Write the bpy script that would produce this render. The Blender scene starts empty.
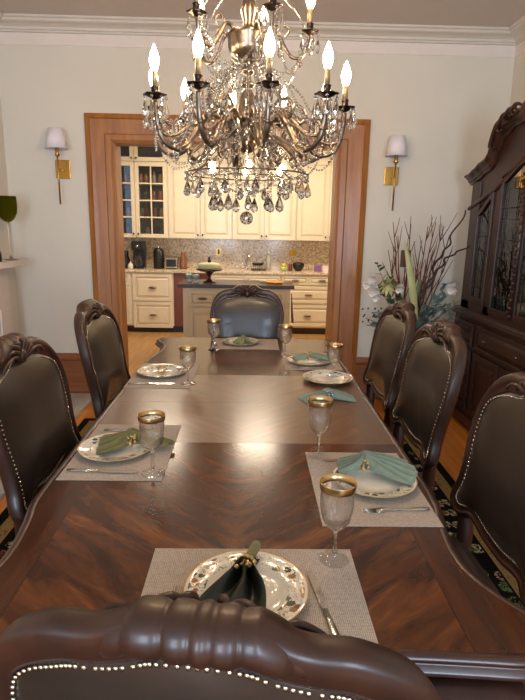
import bpy, bmesh, math, random
from math import sin, cos, pi, sqrt, atan2, radians
from mathutils import Vector, Matrix
random.seed(7)
S = bpy.context.scene
COL = S.collection
R = radians

# ------------------------------------------------------------------ camera
CAM_F, PITCH, YAW, ROLL, CAM_H = 532.6, 0.225, -0.023, 0.019, 1.553
cd = bpy.data.cameras.new('camera'); cam = bpy.data.objects.new('camera', cd); COL.objects.link(cam)
cd.sensor_fit = 'VERTICAL'; cd.sensor_height = 24.0; cd.lens = CAM_F / 700 * 24.0
cd.clip_start = 0.02; cd.clip_end = 60
Fv = Vector((-sin(YAW) * cos(PITCH), cos(YAW) * cos(PITCH), -sin(PITCH)))
Rt = Vector((cos(YAW), sin(YAW), 0)); Uv = Rt.cross(Fv)
R2 = Rt * cos(ROLL) + Uv * sin(ROLL); U2 = -Rt * sin(ROLL) + Uv * cos(ROLL)
cam.matrix_world = Matrix((( R2.x, U2.x, -Fv.x, 0), (R2.y, U2.y, -Fv.y, 0), (R2.z, U2.z, -Fv.z, CAM_H), (0, 0, 0, 1)))
S.camera = cam

# ------------------------------------------------------------------ world, exposure, large lights
w = bpy.data.worlds.new('world'); S.world = w; w.use_nodes = True
bg = w.node_tree.nodes['Background']; bg.inputs[0].default_value = (0.55, 0.72, 1.0, 1); bg.inputs[1].default_value = 1.0
S.view_settings.view_transform = 'Standard'; S.view_settings.look = 'None'
S.view_settings.gamma = 1; S.view_settings.exposure = 0.66; S.view_settings.use_curve_mapping = False
S.cycles.sample_clamp_indirect = 6.0
S.cycles.max_bounces = 10; S.cycles.transmission_bounces = 8; S.cycles.transparent_max_bounces = 12

def area(name, loc, rot, sx, sy, power, color):
    l = bpy.data.lights.new(name, 'AREA'); l.shape = 'RECTANGLE'; l.size = sx; l.size_y = sy; l.energy = power; l.color = color
    o = bpy.data.objects.new(name, l); COL.objects.link(o); o.location = loc; o.rotation_euler = rot
    return o
# daylight in the two windows of the wall behind the camera
WINS = [(-1.0, 0.9, 0.75, 2.35), (1.0, 0.9, 0.75, 2.35)]      # centre x, width, z0, z1
WIN_POWER = 66
for cx_, ww, a, b in WINS:
    area('window_daylight', (cx_, -2.14, (a + b) / 2), (R(90), 0, 0), ww, b - a, WIN_POWER, (0.66, 0.82, 1.0))
# kitchen ceiling lights
KITCHEN_POWER = 15
for kx, ky in ((-1.2, 6.9), (0.1, 6.9), (1.3, 6.9)):
    area('kitchen_downlight', (kx, ky, 2.86), (0, 0, 0), 0.5, 0.5, KITCHEN_POWER, (1.0, 0.84, 0.66))
BULB = 130.0
BULB_COL = (1.0, 0.70, 0.42, 1)

# ------------------------------------------------------------------ mesh builder
class MB:
    def __init__(s): s.v = []; s.f = []; s.sm = []
    def add(s, vs, fs, smooth=False):
        n = len(s.v); s.v += [tuple(p) for p in vs]; s.f += [tuple(i + n for i in f) for f in fs]; s.sm += [smooth] * len(fs); return s
    def box(s, x0, x1, y0, y1, z0, z1):
        v = [(x, y, z) for z in (z0, z1) for y in (y0, y1) for x in (x0, x1)]
        return s.add(v, [(0, 2, 3, 1), (4, 5, 7, 6), (0, 1, 5, 4), (2, 6, 7, 3), (0, 4, 6, 2), (1, 3, 7, 5)])
    def grid(s, rows, closed_u=False, closed_v=False, smooth=True, cap=False):
        nv = len(rows); nu = len(rows[0]); v = [p for r in rows for p in r]; f = []
        for j in range(nv if closed_v else nv - 1):
            for i in range(nu if closed_u else nu - 1):
                a = j * nu + i; b = j * nu + (i + 1) % nu; c = ((j + 1) % nv) * nu + (i + 1) % nu; d = ((j + 1) % nv) * nu + i
                f.append((a, b, c, d))
        s.add(v, f, smooth)
        if cap:
            n = len(s.v) - len(v)
            s.f.append(tuple(n + i for i in range(nu))); s.sm.append(False)
            s.f.append(tuple(n + (nv - 1) * nu + i for i in reversed(range(nu)))); s.sm.append(False)
        return s
    def lathe(s, prof, seg=24, c=(0, 0, 0), mod=None, smooth=True, cap=True):
        rows = []
        for k, (r, z) in enumerate(prof):
            row = []
            for i in range(seg):
                a = 2 * pi * i / seg; rr = max(r, 1e-5)
                if mod: rr *= mod(a, z, k)
                row.append((c[0] + rr * cos(a), c[1] + rr * sin(a), c[2] + z))
            rows.append(row)
        return s.grid(rows, closed_u=True, smooth=smooth, cap=cap)
    def tube(s, path, rad, seg=8, smooth=True, flat=1.0):
        P = [Vector(p) for p in path]; n = len(P)
        if not hasattr(rad, '__len__'): rad = [rad] * n
        if len(rad) != n: rad = [rad[0] + (rad[-1] - rad[0]) * i / (n - 1) for i in range(n)] if len(rad) == 2 else rad
        rows = []; up = None
        for i in range(n):
            t = (P[min(i + 1, n - 1)] - P[max(i - 1, 0)])
            if t.length < 1e-9: t = Vector((0, 0, 1))
            t.normalize()
            if up is None: up = t.orthogonal().normalized()
            up = (up - t * up.dot(t))
            if up.length < 1e-6: up = t.orthogonal()
            up.normalize(); sd = t.cross(up)
            rows.append([tuple(P[i] + up * rad[i] * cos(2 * pi * k / seg) + sd * rad[i] * flat * sin(2 * pi * k / seg)) for k in range(seg)])
        return s.grid(rows, closed_u=True, smooth=smooth, cap=True)
    def ball(s, c, r, seg=8, rings=6, sc=(1, 1, 1), smooth=True):
        rows = []
        for j in range(rings + 1):
            t = pi * j / rings
            rows.append([(c[0] + sc[0] * r * max(sin(t), 1e-3) * cos(2 * pi * i / seg), c[1] + sc[1] * r * max(sin(t), 1e-3) * sin(2 * pi * i / seg), c[2] - sc[2] * r * cos(t)) for i in range(seg)])
        return s.grid(rows, closed_u=True, smooth=smooth, cap=True)
    def prism(s, poly, axis, a, b, smooth=False):
        # poly of 2-D points extruded along axis; other two axes in order
        def P(p, t): return (t, p[0], p[1]) if axis == 0 else (p[0], t, p[1]) if axis == 1 else (p[0], p[1], t)
        n = len(poly); v = [P(p, a) for p in poly] + [P(p, b) for p in poly]
        f = [(i, (i + 1) % n, n + (i + 1) % n, n + i) for i in range(n)]
        s.add(v, f, smooth); s.add(v, [tuple(range(n)), tuple(reversed(range(n, 2 * n)))], False)
        return s
    def move(s, M):
        s.v = [tuple(M @ Vector(p)) for p in s.v]; return s
    def join(s, o):
        n = len(s.v); s.v += o.v; s.f += [tuple(i + n for i in f) for f in o.f]; s.sm += o.sm; return s

def mesh_obj(name, mb, mat, off=(0, 0, 0), bevel=0.0, sharp=35):
    me = bpy.data.meshes.new(name)
    me.from_pydata([(p[0] - off[0], p[1] - off[1], p[2] - off[2]) for p in mb.v], [], mb.f)
    for p, sm in zip(me.polygons, mb.sm): p.use_smooth = sm
    bm = bmesh.new(); bm.from_mesh(me); bmesh.ops.remove_doubles(bm, verts=bm.verts, dist=1e-5)
    bmesh.ops.recalc_face_normals(bm, faces=bm.faces); bm.to_mesh(me); bm.free()
    me.materials.append(mat)
    o = bpy.data.objects.new(name, me); COL.objects.link(o)
    if bevel:
        m = o.modifiers.new('bevel', 'BEVEL'); m.width = bevel; m.segments = 2; m.limit_method = 'ANGLE'; m.angle_limit = R(40)
    return o
ORI = {}
def thing(name, label, cat, loc=(0, 0, 0), rz=0, group=None):
    o = bpy.data.objects.new(name, None); COL.objects.link(o); o.location = loc; o.rotation_euler = (0, 0, rz)
    o.empty_display_size = 0.05
    o['label'] = label; o['category'] = cat
    if group: o['group'] = group
    return o
def part(name, mb, mat, parent, bevel=0.0, world=False, label=None):
    off = (0, 0, 0)
    if world:
        q = parent
        while q: off = tuple(a + b for a, b in zip(off, q.location)); q = q.parent
    o = mesh_obj(name, mb, mat, off, bevel); o.parent = parent
    if label: o['label'] = label
    return o
def solo(name, mb, mat, label, cat, group=None, bevel=0.0, kind=None, loc=None, rz=0):
    if loc is None:
        xs = [p[0] for p in mb.v]; ys = [p[1] for p in mb.v]; zs = [p[2] for p in mb.v]
        off = ((min(xs) + max(xs)) / 2, (min(ys) + max(ys)) / 2, min(zs)); o = mesh_obj(name, mb, mat, off, bevel); o.location = off
    else:
        o = mesh_obj(name, mb, mat, (0, 0, 0), bevel); o.location = loc; o.rotation_euler = (0, 0, rz)
    o['label'] = label; o['category'] = cat
    if group: o['group'] = group
    if kind: o['kind'] = kind
    return o
def struct(name, mb, mat, bevel=0.0, label=None):
    o = mesh_obj(name, mb, mat, (0, 0, 0), bevel); o['kind'] = 'structure'
    o['label'] = label or name.replace('_', ' '); o['category'] = name.split('_')[0]
    return o
def dup(root, loc=None, rz=None, label=None, group=None, parent=None):
    r = root.copy(); COL.objects.link(r)
    if parent: r.parent = parent
    if loc is not None: r.location = loc
    if rz is not None: r.rotation_euler = (0, 0, rz)
    if label: r['label'] = label
    if group: r['group'] = group
    for ch in list(root.children): dup(ch, parent=r)
    return r
def cr(pts, n=8, closed=False):
    # catmull-rom through points
    P = [Vector(p) for p in pts]; m = len(P); out = []
    for i in range(m if closed else m - 1):
        if closed: a, b, c, d = P[(i - 1) % m], P[i], P[(i + 1) % m], P[(i + 2) % m]
        else: a, b, c, d = P[max(i - 1, 0)], P[i], P[i + 1], P[min(i + 2, m - 1)]
        for k in range(n):
            t = k / n
            out.append(0.5 * ((2 * b) + (c - a) * t + (2 * a - 5 * b + 4 * c - d) * t * t + (3 * b - a - 3 * c + d) * t ** 3))
    if not closed: out.append(P[-1])
    return out

# ------------------------------------------------------------------ materials
class NT:
    def __init__(s, name):
        s.m = bpy.data.materials.new(name); s.m.use_nodes = True; s.n = s.m.node_tree.nodes; s.l = s.m.node_tree.links
        s.b = s.n['Principled BSDF']; s.out = s.n['Material Output']
    def new(s, t, **k):
        o = s.n.new(t)
        for a, v in k.items(): setattr(o, a, v)
        return o
    def link(s, a, b): s.l.new(a, b)
    def math(s, op, a, b=None, clamp=False):
        o = s.new('ShaderNodeMath', operation=op, use_clamp=clamp)
        for i, x in enumerate((a, b)):
            if x is None: continue
            if isinstance(x, (int, float)): o.inputs[i].default_value = x
            else: s.link(x, o.inputs[i])
        return o.outputs[0]
    def coord(s, scale=(1, 1, 1), out='Object', rot=(0, 0, 0)):
        tc = s.new('ShaderNodeTexCoord'); mp = s.new('ShaderNodeMapping'); mp.inputs['Scale'].default_value = scale; mp.inputs['Rotation'].default_value = rot
        s.link(tc.outputs[out], mp.inputs['Vector']); return mp.outputs[0]
    def noise(s, vec, scale, detail=4, dist=0, rough=.55):
        o = s.new('ShaderNodeTexNoise'); o.inputs['Scale'].default_value = scale; o.inputs['Detail'].default_value = detail
        o.inputs['Distortion'].default_value = dist; o.inputs['Roughness'].default_value = rough
        s.link(vec, o.inputs['Vector']); return o.outputs['Fac']
    def ramp(s, fac, stops, interp='LINEAR'):
        o = s.new('ShaderNodeValToRGB'); o.color_ramp.interpolation = interp; e = o.color_ramp.elements
        while len(e) < len(stops): e.new(0.5)
        for x, (p, c) in zip(e, stops): x.position = p; x.color = (*c, 1) if len(c) == 3 else c
        s.link(fac, o.inputs[0]); return o.outputs[0]
    def mix(s, fac, a, b, mode='MIX'):
        o = s.new('ShaderNodeMix', data_type='RGBA', blend_type=mode)
        if isinstance(fac, (int, float)): o.inputs[0].default_value = fac
        else: s.link(fac, o.inputs[0])
        for i, x in ((6, a), (7, b)):
            if isinstance(x, tuple): o.inputs[i].default_value = (*x, 1) if len(x) == 3 else x
            else: s.link(x, o.inputs[i])
        return o.outputs[2]
    def bump(s, h, strength=.2, dist=.002):
        o = s.new('ShaderNodeBump'); o.inputs['Strength'].default_value = strength; o.inputs['Distance'].default_value = dist
        s.link(h, o.inputs['Height']); s.link(o.outputs[0], s.b.inputs['Normal']); return o
    def set(s, rough=.5, metal=0, coat=0, coat_rough=.1, spec=.5, sheen=0):
        i = s.b.inputs; i['Roughness'].default_value = rough; i['Metallic'].default_value = metal
        i['Coat Weight'].default_value = coat; i['Coat Roughness'].default_value = coat_rough; i['Specular IOR Level'].default_value = spec; i['Sheen Weight'].default_value = sheen
        return s
def rgb(r, g, b):
    f = lambda c: (c / 255 / 12.92) if c / 255 <= .04045 else ((c / 255 + .055) / 1.055) ** 2.4
    return (f(r), f(g), f(b))
def plain(name, col, rough=.5, metal=0, coat=0, vary=.06, scale=12, bump=0, spec=.5, sheen=0):
    t = NT(name).set(rough, metal, coat, spec=spec, sheen=sheen); n = t.noise(t.coord(), scale)
    a = tuple(min(1, c * (1 + vary)) for c in col); b = tuple(c * (1 - vary) for c in col)
    t.link(t.ramp(n, [(.3, b), (.7, a)]), t.b.inputs['Base Color'])
    if bump: t.bump(n, bump)
    return t.m
def wood(name, dark, light, stretch=(20, 1.5, 20), rough=.3, coat=.5, coat_rough=.12, dist=1.2, bump=.05, spec=.5):
    t = NT(name).set(rough, 0, coat, coat_rough, spec)
    v = t.coord(stretch); n = t.noise(v, 1.0, 6, dist); n2 = t.noise(t.coord((2, 2, 2)), 1.5, 2)
    c = t.ramp(n, [(.25, dark), (.55, tuple((a + b) / 2 for a, b in zip(dark, light))), (.8, light)])
    c = t.mix(t.math('MULTIPLY', n2, .35), c, dark)
    t.link(c, t.b.inputs['Base Color']); t.bump(n, bump, .001); return t.m

M = {}
M['wall'] = plain('wall_paint', rgb(212, 206, 193), .7, vary=.02, scale=3)
M['ceiling'] = plain('ceiling_paint', rgb(196, 186, 178), .85, vary=.02, scale=2)
M['crown'] = plain('crown_paint', rgb(205, 198, 188), .6, vary=.02)
M['kwall'] = plain('kitchen_wall_paint', rgb(190, 175, 140), .7, vary=.03)
M['oak'] = wood('casing_oak', rgb(136, 82, 34), rgb(188, 126, 60), (14, 14, 1.2), .42, .15, .2)
M['oak_h'] = wood('wainscot_oak', rgb(118, 64, 32), rgb(162, 98, 54), (1.5, 14, 18), .38, .4, .2)
M['walnut'] = wood('carved_mahogany', rgb(34, 16, 9), rgb(74, 38, 21), (9, 9, 3), .44, .14, .18, dist=1.5)
M['walnut_d'] = wood('dark_cabinet_mahogany', rgb(36, 19, 14), rgb(72, 40, 28), (9, 9, 2), .42, .12, .2, dist=1.2)
M['edge'] = wood('table_edge_wood', rgb(44, 23, 16), rgb(76, 42, 29), (6, 6, 6), .38, .25, .2)
M['leather'] = NT('dark_brown_leather').set(.32, 0, .25, .22).m
def _lea():
    t = NT('dark_brown_leather').set(.36, 0, .28, .14, spec=.4)
    vo = t.new('ShaderNodeTexVoronoi'); vo.inputs['Scale'].default_value = 260; t.link(t.coord(), vo.inputs['Vector'])
    n = t.noise(t.coord(), 5, 3); t.link(t.ramp(n, [(.3, rgb(36, 27, 22)), (.75, rgb(52, 41, 34))]), t.b.inputs['Base Color'])
    t.bump(vo.outputs['Distance'], .12, .0006); return t.m
M['leather'] = _lea()
M['brass'] = plain('aged_brass', rgb(190, 150, 80), .28, 1, vary=.1)
M['bronze'] = plain('antique_bronze', rgb(116, 104, 92), .3, 1, vary=.25, scale=30)
M['bronze_d'] = plain('dark_bronze', rgb(60, 50, 44), .3, 1, vary=.2, scale=30)
M['gold'] = plain('gold_rim', rgb(214, 182, 130), .28, 1, vary=.1)
M['silver'] = plain('polished_silver', rgb(200, 196, 190), .18, 1, vary=.05)
M['nail'] = plain('brass_nailheads', rgb(200, 186, 165), .25, 1)
M['chrome'] = plain('chrome', rgb(210, 210, 210), .12, 1)
M['black'] = plain('black_plastic', rgb(22, 21, 22), .35)
M['cream'] = plain('cream_cabinet_paint', rgb(224, 212, 186), .45, vary=.03, scale=6, coat=.1)
M['cream_d'] = plain('island_taupe_paint', rgb(196, 180, 150), .5, vary=.03)
M['islandtop'] = wood('island_top', rgb(40, 26, 22), rgb(72, 46, 38), (3, 14, 14), .3, .4)
M['white'] = plain('white_paint', rgb(222, 212, 205), .5, vary=.02)
M['shade'] = plain('white_lampshade_fabric', rgb(226, 220, 226), .8, vary=.02)
M['dkglassback'] = plain('cabinet_interior', rgb(84, 92, 96), .6)
M['candle'] = plain('candle_sleeve', rgb(150, 128, 98), .35, .6)
def glassm(name, col=(1, 1, 1), ior=1.45, rough=0.0):
    t = NT(name); t.n.remove(t.b); g = t.new('ShaderNodeBsdfGlass'); g.inputs['Color'].default_value = (*col, 1); g.inputs['IOR'].default_value = ior; g.inputs['Roughness'].default_value = rough
    t.link(g.outputs[0], t.out.inputs[0]); return t.m
M['crystal'] = glassm('cut_crystal', (.98, .98, .97), 1.55)
def glassmix(name, k=.28, ior=1.45):
    t = NT(name); t.n.remove(t.b); g = t.new('ShaderNodeBsdfGlass'); g.inputs['IOR'].default_value = ior; g.inputs['Roughness'].default_value = 0
    tr = t.new('ShaderNodeBsdfTransparent'); mx = t.new('ShaderNodeMixShader'); mx.inputs[0].default_value = k
    t.link(g.outputs[0], mx.inputs[1]); t.link(tr.outputs[0], mx.inputs[2]); t.link(mx.outputs[0], t.out.inputs[0]); return t.m
M['glass'] = glassmix('clear_glass')
M['greenglass'] = glassm('olive_glass', rgb(196, 198, 120), 1.2)
def thin(name, tint=(.95, .97, .97), k=.5):
    t = NT(name); t.n.remove(t.b); tr = t.new('ShaderNodeBsdfTransparent'); tr.inputs[0].default_value = (*tint, 1)
    gl = t.new('ShaderNodeBsdfGlossy'); gl.inputs['Roughness'].default_value = .03
    fr = t.new('ShaderNodeFresnel'); fr.inputs[0].default_value = 1.5
    mx = t.new('ShaderNodeMixShader'); t.link(t.math('MULTIPLY', fr.outputs[0], 1.6, True), mx.inputs[0]); t.link(tr.outputs[0], mx.inputs[1]); t.link(gl.outputs[0], mx.inputs[2])
    t.link(mx.outputs[0], t.out.inputs[0]); return t.m
M['pane'] = thin('window_pane')
def emis(name, col, st):
    t = NT(name); t.b.inputs['Emission Color'].default_value = col; t.b.inputs['Emission Strength'].default_value = st
    t.b.inputs['Base Color'].default_value = (1, .9, .75, 1); return t.m
M['bulb'] = emis('lit_bulb', BULB_COL, BULB)
M['bulb2'] = emis('lit_small_bulb', BULB_COL, 45)
M['downlight'] = emis('lit_downlight', (1, .8, .56, 1), 6)

def _floor():
    t = NT('honey_hardwood').set(.33, 0, .3, .2)
    br = t.new('ShaderNodeTexBrick'); br.inputs['Scale'].default_value = 1
    br.inputs['Brick Width'].default_value = 1.1; br.inputs['Row Height'].default_value = .075; br.inputs['Mortar Size'].default_value = .0012
    br.inputs['Color1'].default_value = (.35, .35, .35, 1); br.inputs['Color2'].default_value = (.7, .7, .7, 1); br.inputs['Mortar'].default_value = (0, 0, 0, 1)
    t.link(t.coord((1, 1, 1), rot=(0, 0, pi / 2)), br.inputs['Vector'])
    n = t.noise(t.coord((26, 1.6, 1)), 1, 6, 1.4)
    c = t.ramp(n, [(.25, rgb(160, 92, 30)), (.75, rgb(208, 132, 54))])
    c = t.mix(.55, c, t.mix(1.0, c, br.outputs['Color'], 'OVERLAY'))
    t.link(c, t.b.inputs['Base Color']); return t.m
M['floor'] = _floor()
def _kfloor():
    t = NT('kitchen_floor_wood').set(.4, 0, .2, .2); n = t.noise(t.coord((20, 1.5, 1)), 1, 5, 1)
    t.link(t.ramp(n, [(.25, rgb(150, 108, 62)), (.75, rgb(186, 142, 88))]), t.b.inputs['Base Color']); return t.m
M['kfloor'] = _kfloor()
def _table(name, r0, r1, shine_tint):
    t = NT(name).set(.25, 0, .5 if shine_tint else .10, .19 if shine_tint else .15, .5 if shine_tint else .42)
    tc = t.new('ShaderNodeTexCoord'); sx = t.new('ShaderNodeSeparateXYZ'); t.link(tc.outputs['Object'], sx.inputs[0])
    ax = t.math('ABSOLUTE', sx.outputs[0])
    # mirrored diagonal figure, as book-matched veneer has it
    cb = t.new('ShaderNodeCombineXYZ')
    d1 = t.math('ADD', t.math('MULTIPLY', ax, 1.0), t.math('MULTIPLY', sx.outputs[1], .75))
    d2 = t.math('SUBTRACT', t.math('MULTIPLY', sx.outputs[1], 1.0), t.math('MULTIPLY', ax, .9))
    t.link(t.math('MULTIPLY', d1, 2.2), cb.inputs[0]); t.link(t.math('MULTIPLY', d2, 9.0), cb.inputs[1])
    n = t.noise(cb.outputs[0], 1.3, 5, 1.0, .6)
    fine = t.noise(cb.outputs[0], 9, 4, .5)
    c = t.ramp(n, [(.28, rgb(36, 18, 8)), (.45, rgb(76, 40, 19)), (.6, rgb(106, 60, 28)), (.78, rgb(156, 96, 48))])
    c = t.mix(t.math('MULTIPLY', fine, .35), c, rgb(50, 26, 17))
    # straight-grained banding along the edge
    nb = t.noise(t.coord((30, 3, 1)), 1, 5, .6); cbn = t.ramp(nb, [(.25, rgb(46, 23, 12)), (.8, rgb(88, 48, 25))])
    mband = t.math('GREATER_THAN', ax, .47)
    c = t.mix(mband, c, cbn)
    line = t.math('COMPARE', ax, .47); line.node.inputs[2].default_value = .0012
    c = t.mix(line, c, rgb(40, 21, 12))
    if shine_tint: c = t.mix(shine_tint, c, rgb(134, 96, 58))  # lighter tan imitates kitchen and bulb reflections on the leaves
    t.link(c, t.b.inputs['Base Color'])
    rn = t.noise(t.coord((3, 3, 3)), 2, 4); mr = t.new('ShaderNodeMapRange'); mr.inputs[3].default_value = r0; mr.inputs[4].default_value = r1; t.link(rn, mr.inputs[0]); t.link(mr.outputs[0], t.b.inputs['Roughness'])
    t.bump(fine, .05, .0008); return t.m
M['table'] = _table('flame_mahogany_veneer', .16, .22, 0)
M['leafv'] = _table('satin_leaf_veneer_shine_tint', .29, .36, .3)
def _mat():
    t = NT('linen_weave').set(.9, 0, 0); 
    w1 = t.new('ShaderNodeTexWave', bands_direction='X'); w1.inputs['Scale'].default_value = 75; w1.inputs['Distortion'].default_value = 2; t.link(t.coord(), w1.inputs[0])
    w2 = t.new('ShaderNodeTexWave', bands_direction='Y'); w2.inputs['Scale'].default_value = 75; w2.inputs['Distortion'].default_value = 2; t.link(t.coord(), w2.inputs[0])
    n = t.noise(t.coord(), 160, 3)
    h = t.math('MULTIPLY', t.math('ADD', w1.outputs['Fac'], w2.outputs['Fac']), .5); k = t.math('ADD', t.math('MULTIPLY', h, .5), t.math('MULTIPLY', n, .5))
    t.link(t.ramp(k, [(.25, rgb(132, 116, 104)), (.7, rgb(196, 184, 170))]), t.b.inputs['Base Color']); t.bump(k, .4, .001); return t.m
M['mat'] = _mat()
def _plate():
    t = NT('floral_china').set(.12, 0, .6, .05)
    tc = t.new('ShaderNodeTexCoord'); ln = t.new('ShaderNodeVectorMath', operation='LENGTH'); sx = t.new('ShaderNodeSeparateXYZ'); t.link(tc.outputs['Object'], sx.inputs[0])
    cb = t.new('ShaderNodeCombineXYZ'); t.link(sx.outputs[0], cb.inputs[0]); t.link(sx.outputs[1], cb.inputs[1]); t.link(cb.outputs[0], ln.inputs[0]); r = ln.outputs['Value']
    ring = t.math('MULTIPLY', t.math('GREATER_THAN', r, .090), t.math('LESS_THAN', r, .127))
    vo = t.new('ShaderNodeTexVoronoi'); vo.inputs['Scale'].default_value = 46; t.link(cb.outputs[0], vo.inputs['Vector'])
    n = t.noise(cb.outputs[0], 90, 3, 2)
    leafy = t.math('LESS_THAN', t.math('ADD', vo.outputs['Distance'], t.math('MULTIPLY', n, .5)), .68)
    sep = t.new('ShaderNodeSeparateColor'); t.link(vo.outputs['Color'], sep.inputs[0])
    pick = t.ramp(sep.outputs[0], [(0, rgb(92, 98, 58)), (.3, rgb(60, 68, 42)), (.45, rgb(150, 104, 62)), (.7, rgb(184, 150, 104)), (.85, rgb(120, 70, 60))], 'CONSTANT')
    on = t.math('MULTIPLY', t.math('MULTIPLY', ring, leafy), t.math('GREATER_THAN', sep.outputs[1], .12))
    n2 = t.noise(cb.outputs[0], 38, 2, 3); vine = t.math('COMPARE', n2, .5); vine.node.inputs[2].default_value = .018
    on2 = t.math('MULTIPLY', vine, ring)
    c = t.mix(on2, rgb(226, 222, 208), rgb(120, 112, 80)); c = t.mix(on, c, pick)
    c = t.mix(t.math('GREATER_THAN', r, .1325), c, rgb(196, 160, 90))
    t.link(c, t.b.inputs['Base Color']); return t.m
M['plate'] = _plate()
def _granite(name, cs):
    t = NT(name).set(.25, 0, .3, .1)
    vo = t.new('ShaderNodeTexVoronoi'); vo.inputs['Scale'].default_value = 55; vo.inputs['Randomness'].default_value = 1; t.link(t.coord((1, 1, 1)), vo.inputs['Vector'])
    sep = t.new('ShaderNodeSeparateColor'); t.link(vo.outputs['Color'], sep.inputs[0])
    n = t.noise(t.coord(), 22, 5, 1); k = t.math('ADD', t.math('MULTIPLY', sep.outputs[0], .5), t.math('MULTIPLY', n, .5))
    t.link(t.ramp(k, [(.2, cs[0]), (.4, cs[1]), (.58, cs[2]), (.8, cs[3])]), t.b.inputs['Base Color']); return t.m
M['granite'] = _granite('speckled_granite', [rgb(160, 136, 106), rgb(196, 174, 142), rgb(218, 200, 170), rgb(236, 222, 198)])
def _rug():
    t = NT('floral_rug').set(.95, 0, 0, spec=.05)
    tc = t.new('ShaderNodeTexCoord'); sx = t.new('ShaderNodeSeparateXYZ'); t.link(tc.outputs['Object'], sx.inputs[0])
    dx = t.math('SUBTRACT', 1.33, t.math('ABSOLUTE', sx.outputs[0])); dy = t.math('SUBTRACT', 2.2, t.math('ABSOLUTE', sx.outputs[1])); d = t.math('MINIMUM', dx, dy)
    K = rgb(15, 13, 11); T = rgb(128, 102, 62)
    base = t.ramp(t.math('MULTIPLY', d, 1.5), [(0, K), (.085, T), (.19, K), (.20, K), (.50, T), (.57, K)], 'CONSTANT')
    vo = t.new('ShaderNodeTexVoronoi'); vo.inputs['Scale'].default_value = 13; t.link(t.coord((1, 1, .01)), vo.inputs['Vector'])
    n = t.noise(t.coord(), 26, 3, 3.0)
    sep = t.new('ShaderNodeSeparateColor'); t.link(vo.outputs['Color'], sep.inputs[0])
    pick = t.ramp(sep.outputs[0], [(0, rgb(150, 140, 104)), (.3, rgb(88, 100, 62)), (.55, rgb(150, 118, 88)), (.8, rgb(110, 60, 50))], 'CONSTANT')
    on = t.math('MULTIPLY', t.math('GREATER_THAN', n, .5), t.math('LESS_THAN', vo.outputs['Distance'], .52))
    inb = t.math('MULTIPLY', t.math('MULTIPLY', t.math('GREATER_THAN', d, .14), t.math('LESS_THAN', t.math('ABSOLUTE', t.math('SUBTRACT', d, .355)), 5)), on)
    c = t.mix(inb, base, pick)
    n3 = t.noise(t.coord(), 60, 2, 2); c = t.mix(t.math('MULTIPLY', t.math('MULTIPLY', t.math('GREATER_THAN', d, .055), t.math('LESS_THAN', d, .12)), t.math('GREATER_THAN', n3, .60)), c, K)
    t.link(c, t.b.inputs['Base Color']); t.bump(n, .3, .004); return t.m
M['rug'] = _rug()
M['nap_g'] = plain('olive_napkin_cloth', rgb(108, 98, 50), .85, vary=.12, scale=40, sheen=.3)
M['nap_blue_lit'] = plain('blue_lit_sage_napkin_cloth', rgb(124, 138, 118), .85, vary=.1, scale=40, sheen=.3)  # sage cloth with the blue window light mixed into its colour
M['nap_d'] = plain('dark_green_napkin_satin', rgb(26, 30, 18), .4, vary=.2, scale=20)
M['nap_w'] = plain('pale_sage_napkin_cloth', rgb(120, 118, 74), .85, vary=.12, scale=60, sheen=.3)
M['hearth'] = plain('hearth_stone', rgb(170, 166, 158), .6, vary=.08, scale=8)
M['brown_switch'] = plain('brown_switch_plate', rgb(92, 56, 38), .4)
M['twig'] = plain('red_brown_twig', rgb(98, 44, 36), .7, vary=.2, scale=30)
M['twig_c'] = plain('curly_willow', rgb(54, 30, 24), .6, vary=.2, scale=30)
M['leaf'] = plain('eucalyptus_leaf', rgb(118, 136, 128), .6, vary=.25, scale=20)
M['leaf_g'] = plain('green_leaf', rgb(84, 104, 62), .55, vary=.25, scale=20)
M['leaf_y'] = plain('yellow_green_leaf', rgb(178, 178, 122), .5, vary=.15, scale=8)
M['petal'] = plain('white_petal', rgb(232, 226, 220), .7, vary=.03)
M['berry'] = plain('dark_berry', rgb(70, 30, 36), .3)
M['pot'] = plain('glazed_floor_vase', rgb(60, 44, 38), .3, coat=.5)

# ------------------------------------------------------------------ the room
XL, XR, YF, YN, ZC = -2.10, 2.16, 4.81, -2.05, 3.15
DX0, DX1, DZ = -1.187, 0.731, 2.25                 # doorway opening
WT = 0.16
struct('floor', MB().box(XL - .2, XR + .2, YN - .2, YF + .08, -.1, 0), M['floor'])
b = MB().box(XL, XR, YN, YF + WT, ZC, ZC + .1); struct('ceiling', b, M['ceiling'])
b = MB().box(XL - .2, DX0, YF, YF + WT, 0, ZC + .1).box(DX1, XR + .2, YF, YF + WT, 0, ZC + .1).box(DX0, DX1, YF, YF + WT, DZ, ZC + .1); struct('wall_far', b, M['wall'])
struct('wall_left', MB().box(XL - .15, XL, YN, YF, 0, ZC + .1), M['wall'])
struct('wall_right', MB().box(XR, XR + .15, YN, YF, 0, ZC + .1), M['wall'])
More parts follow.
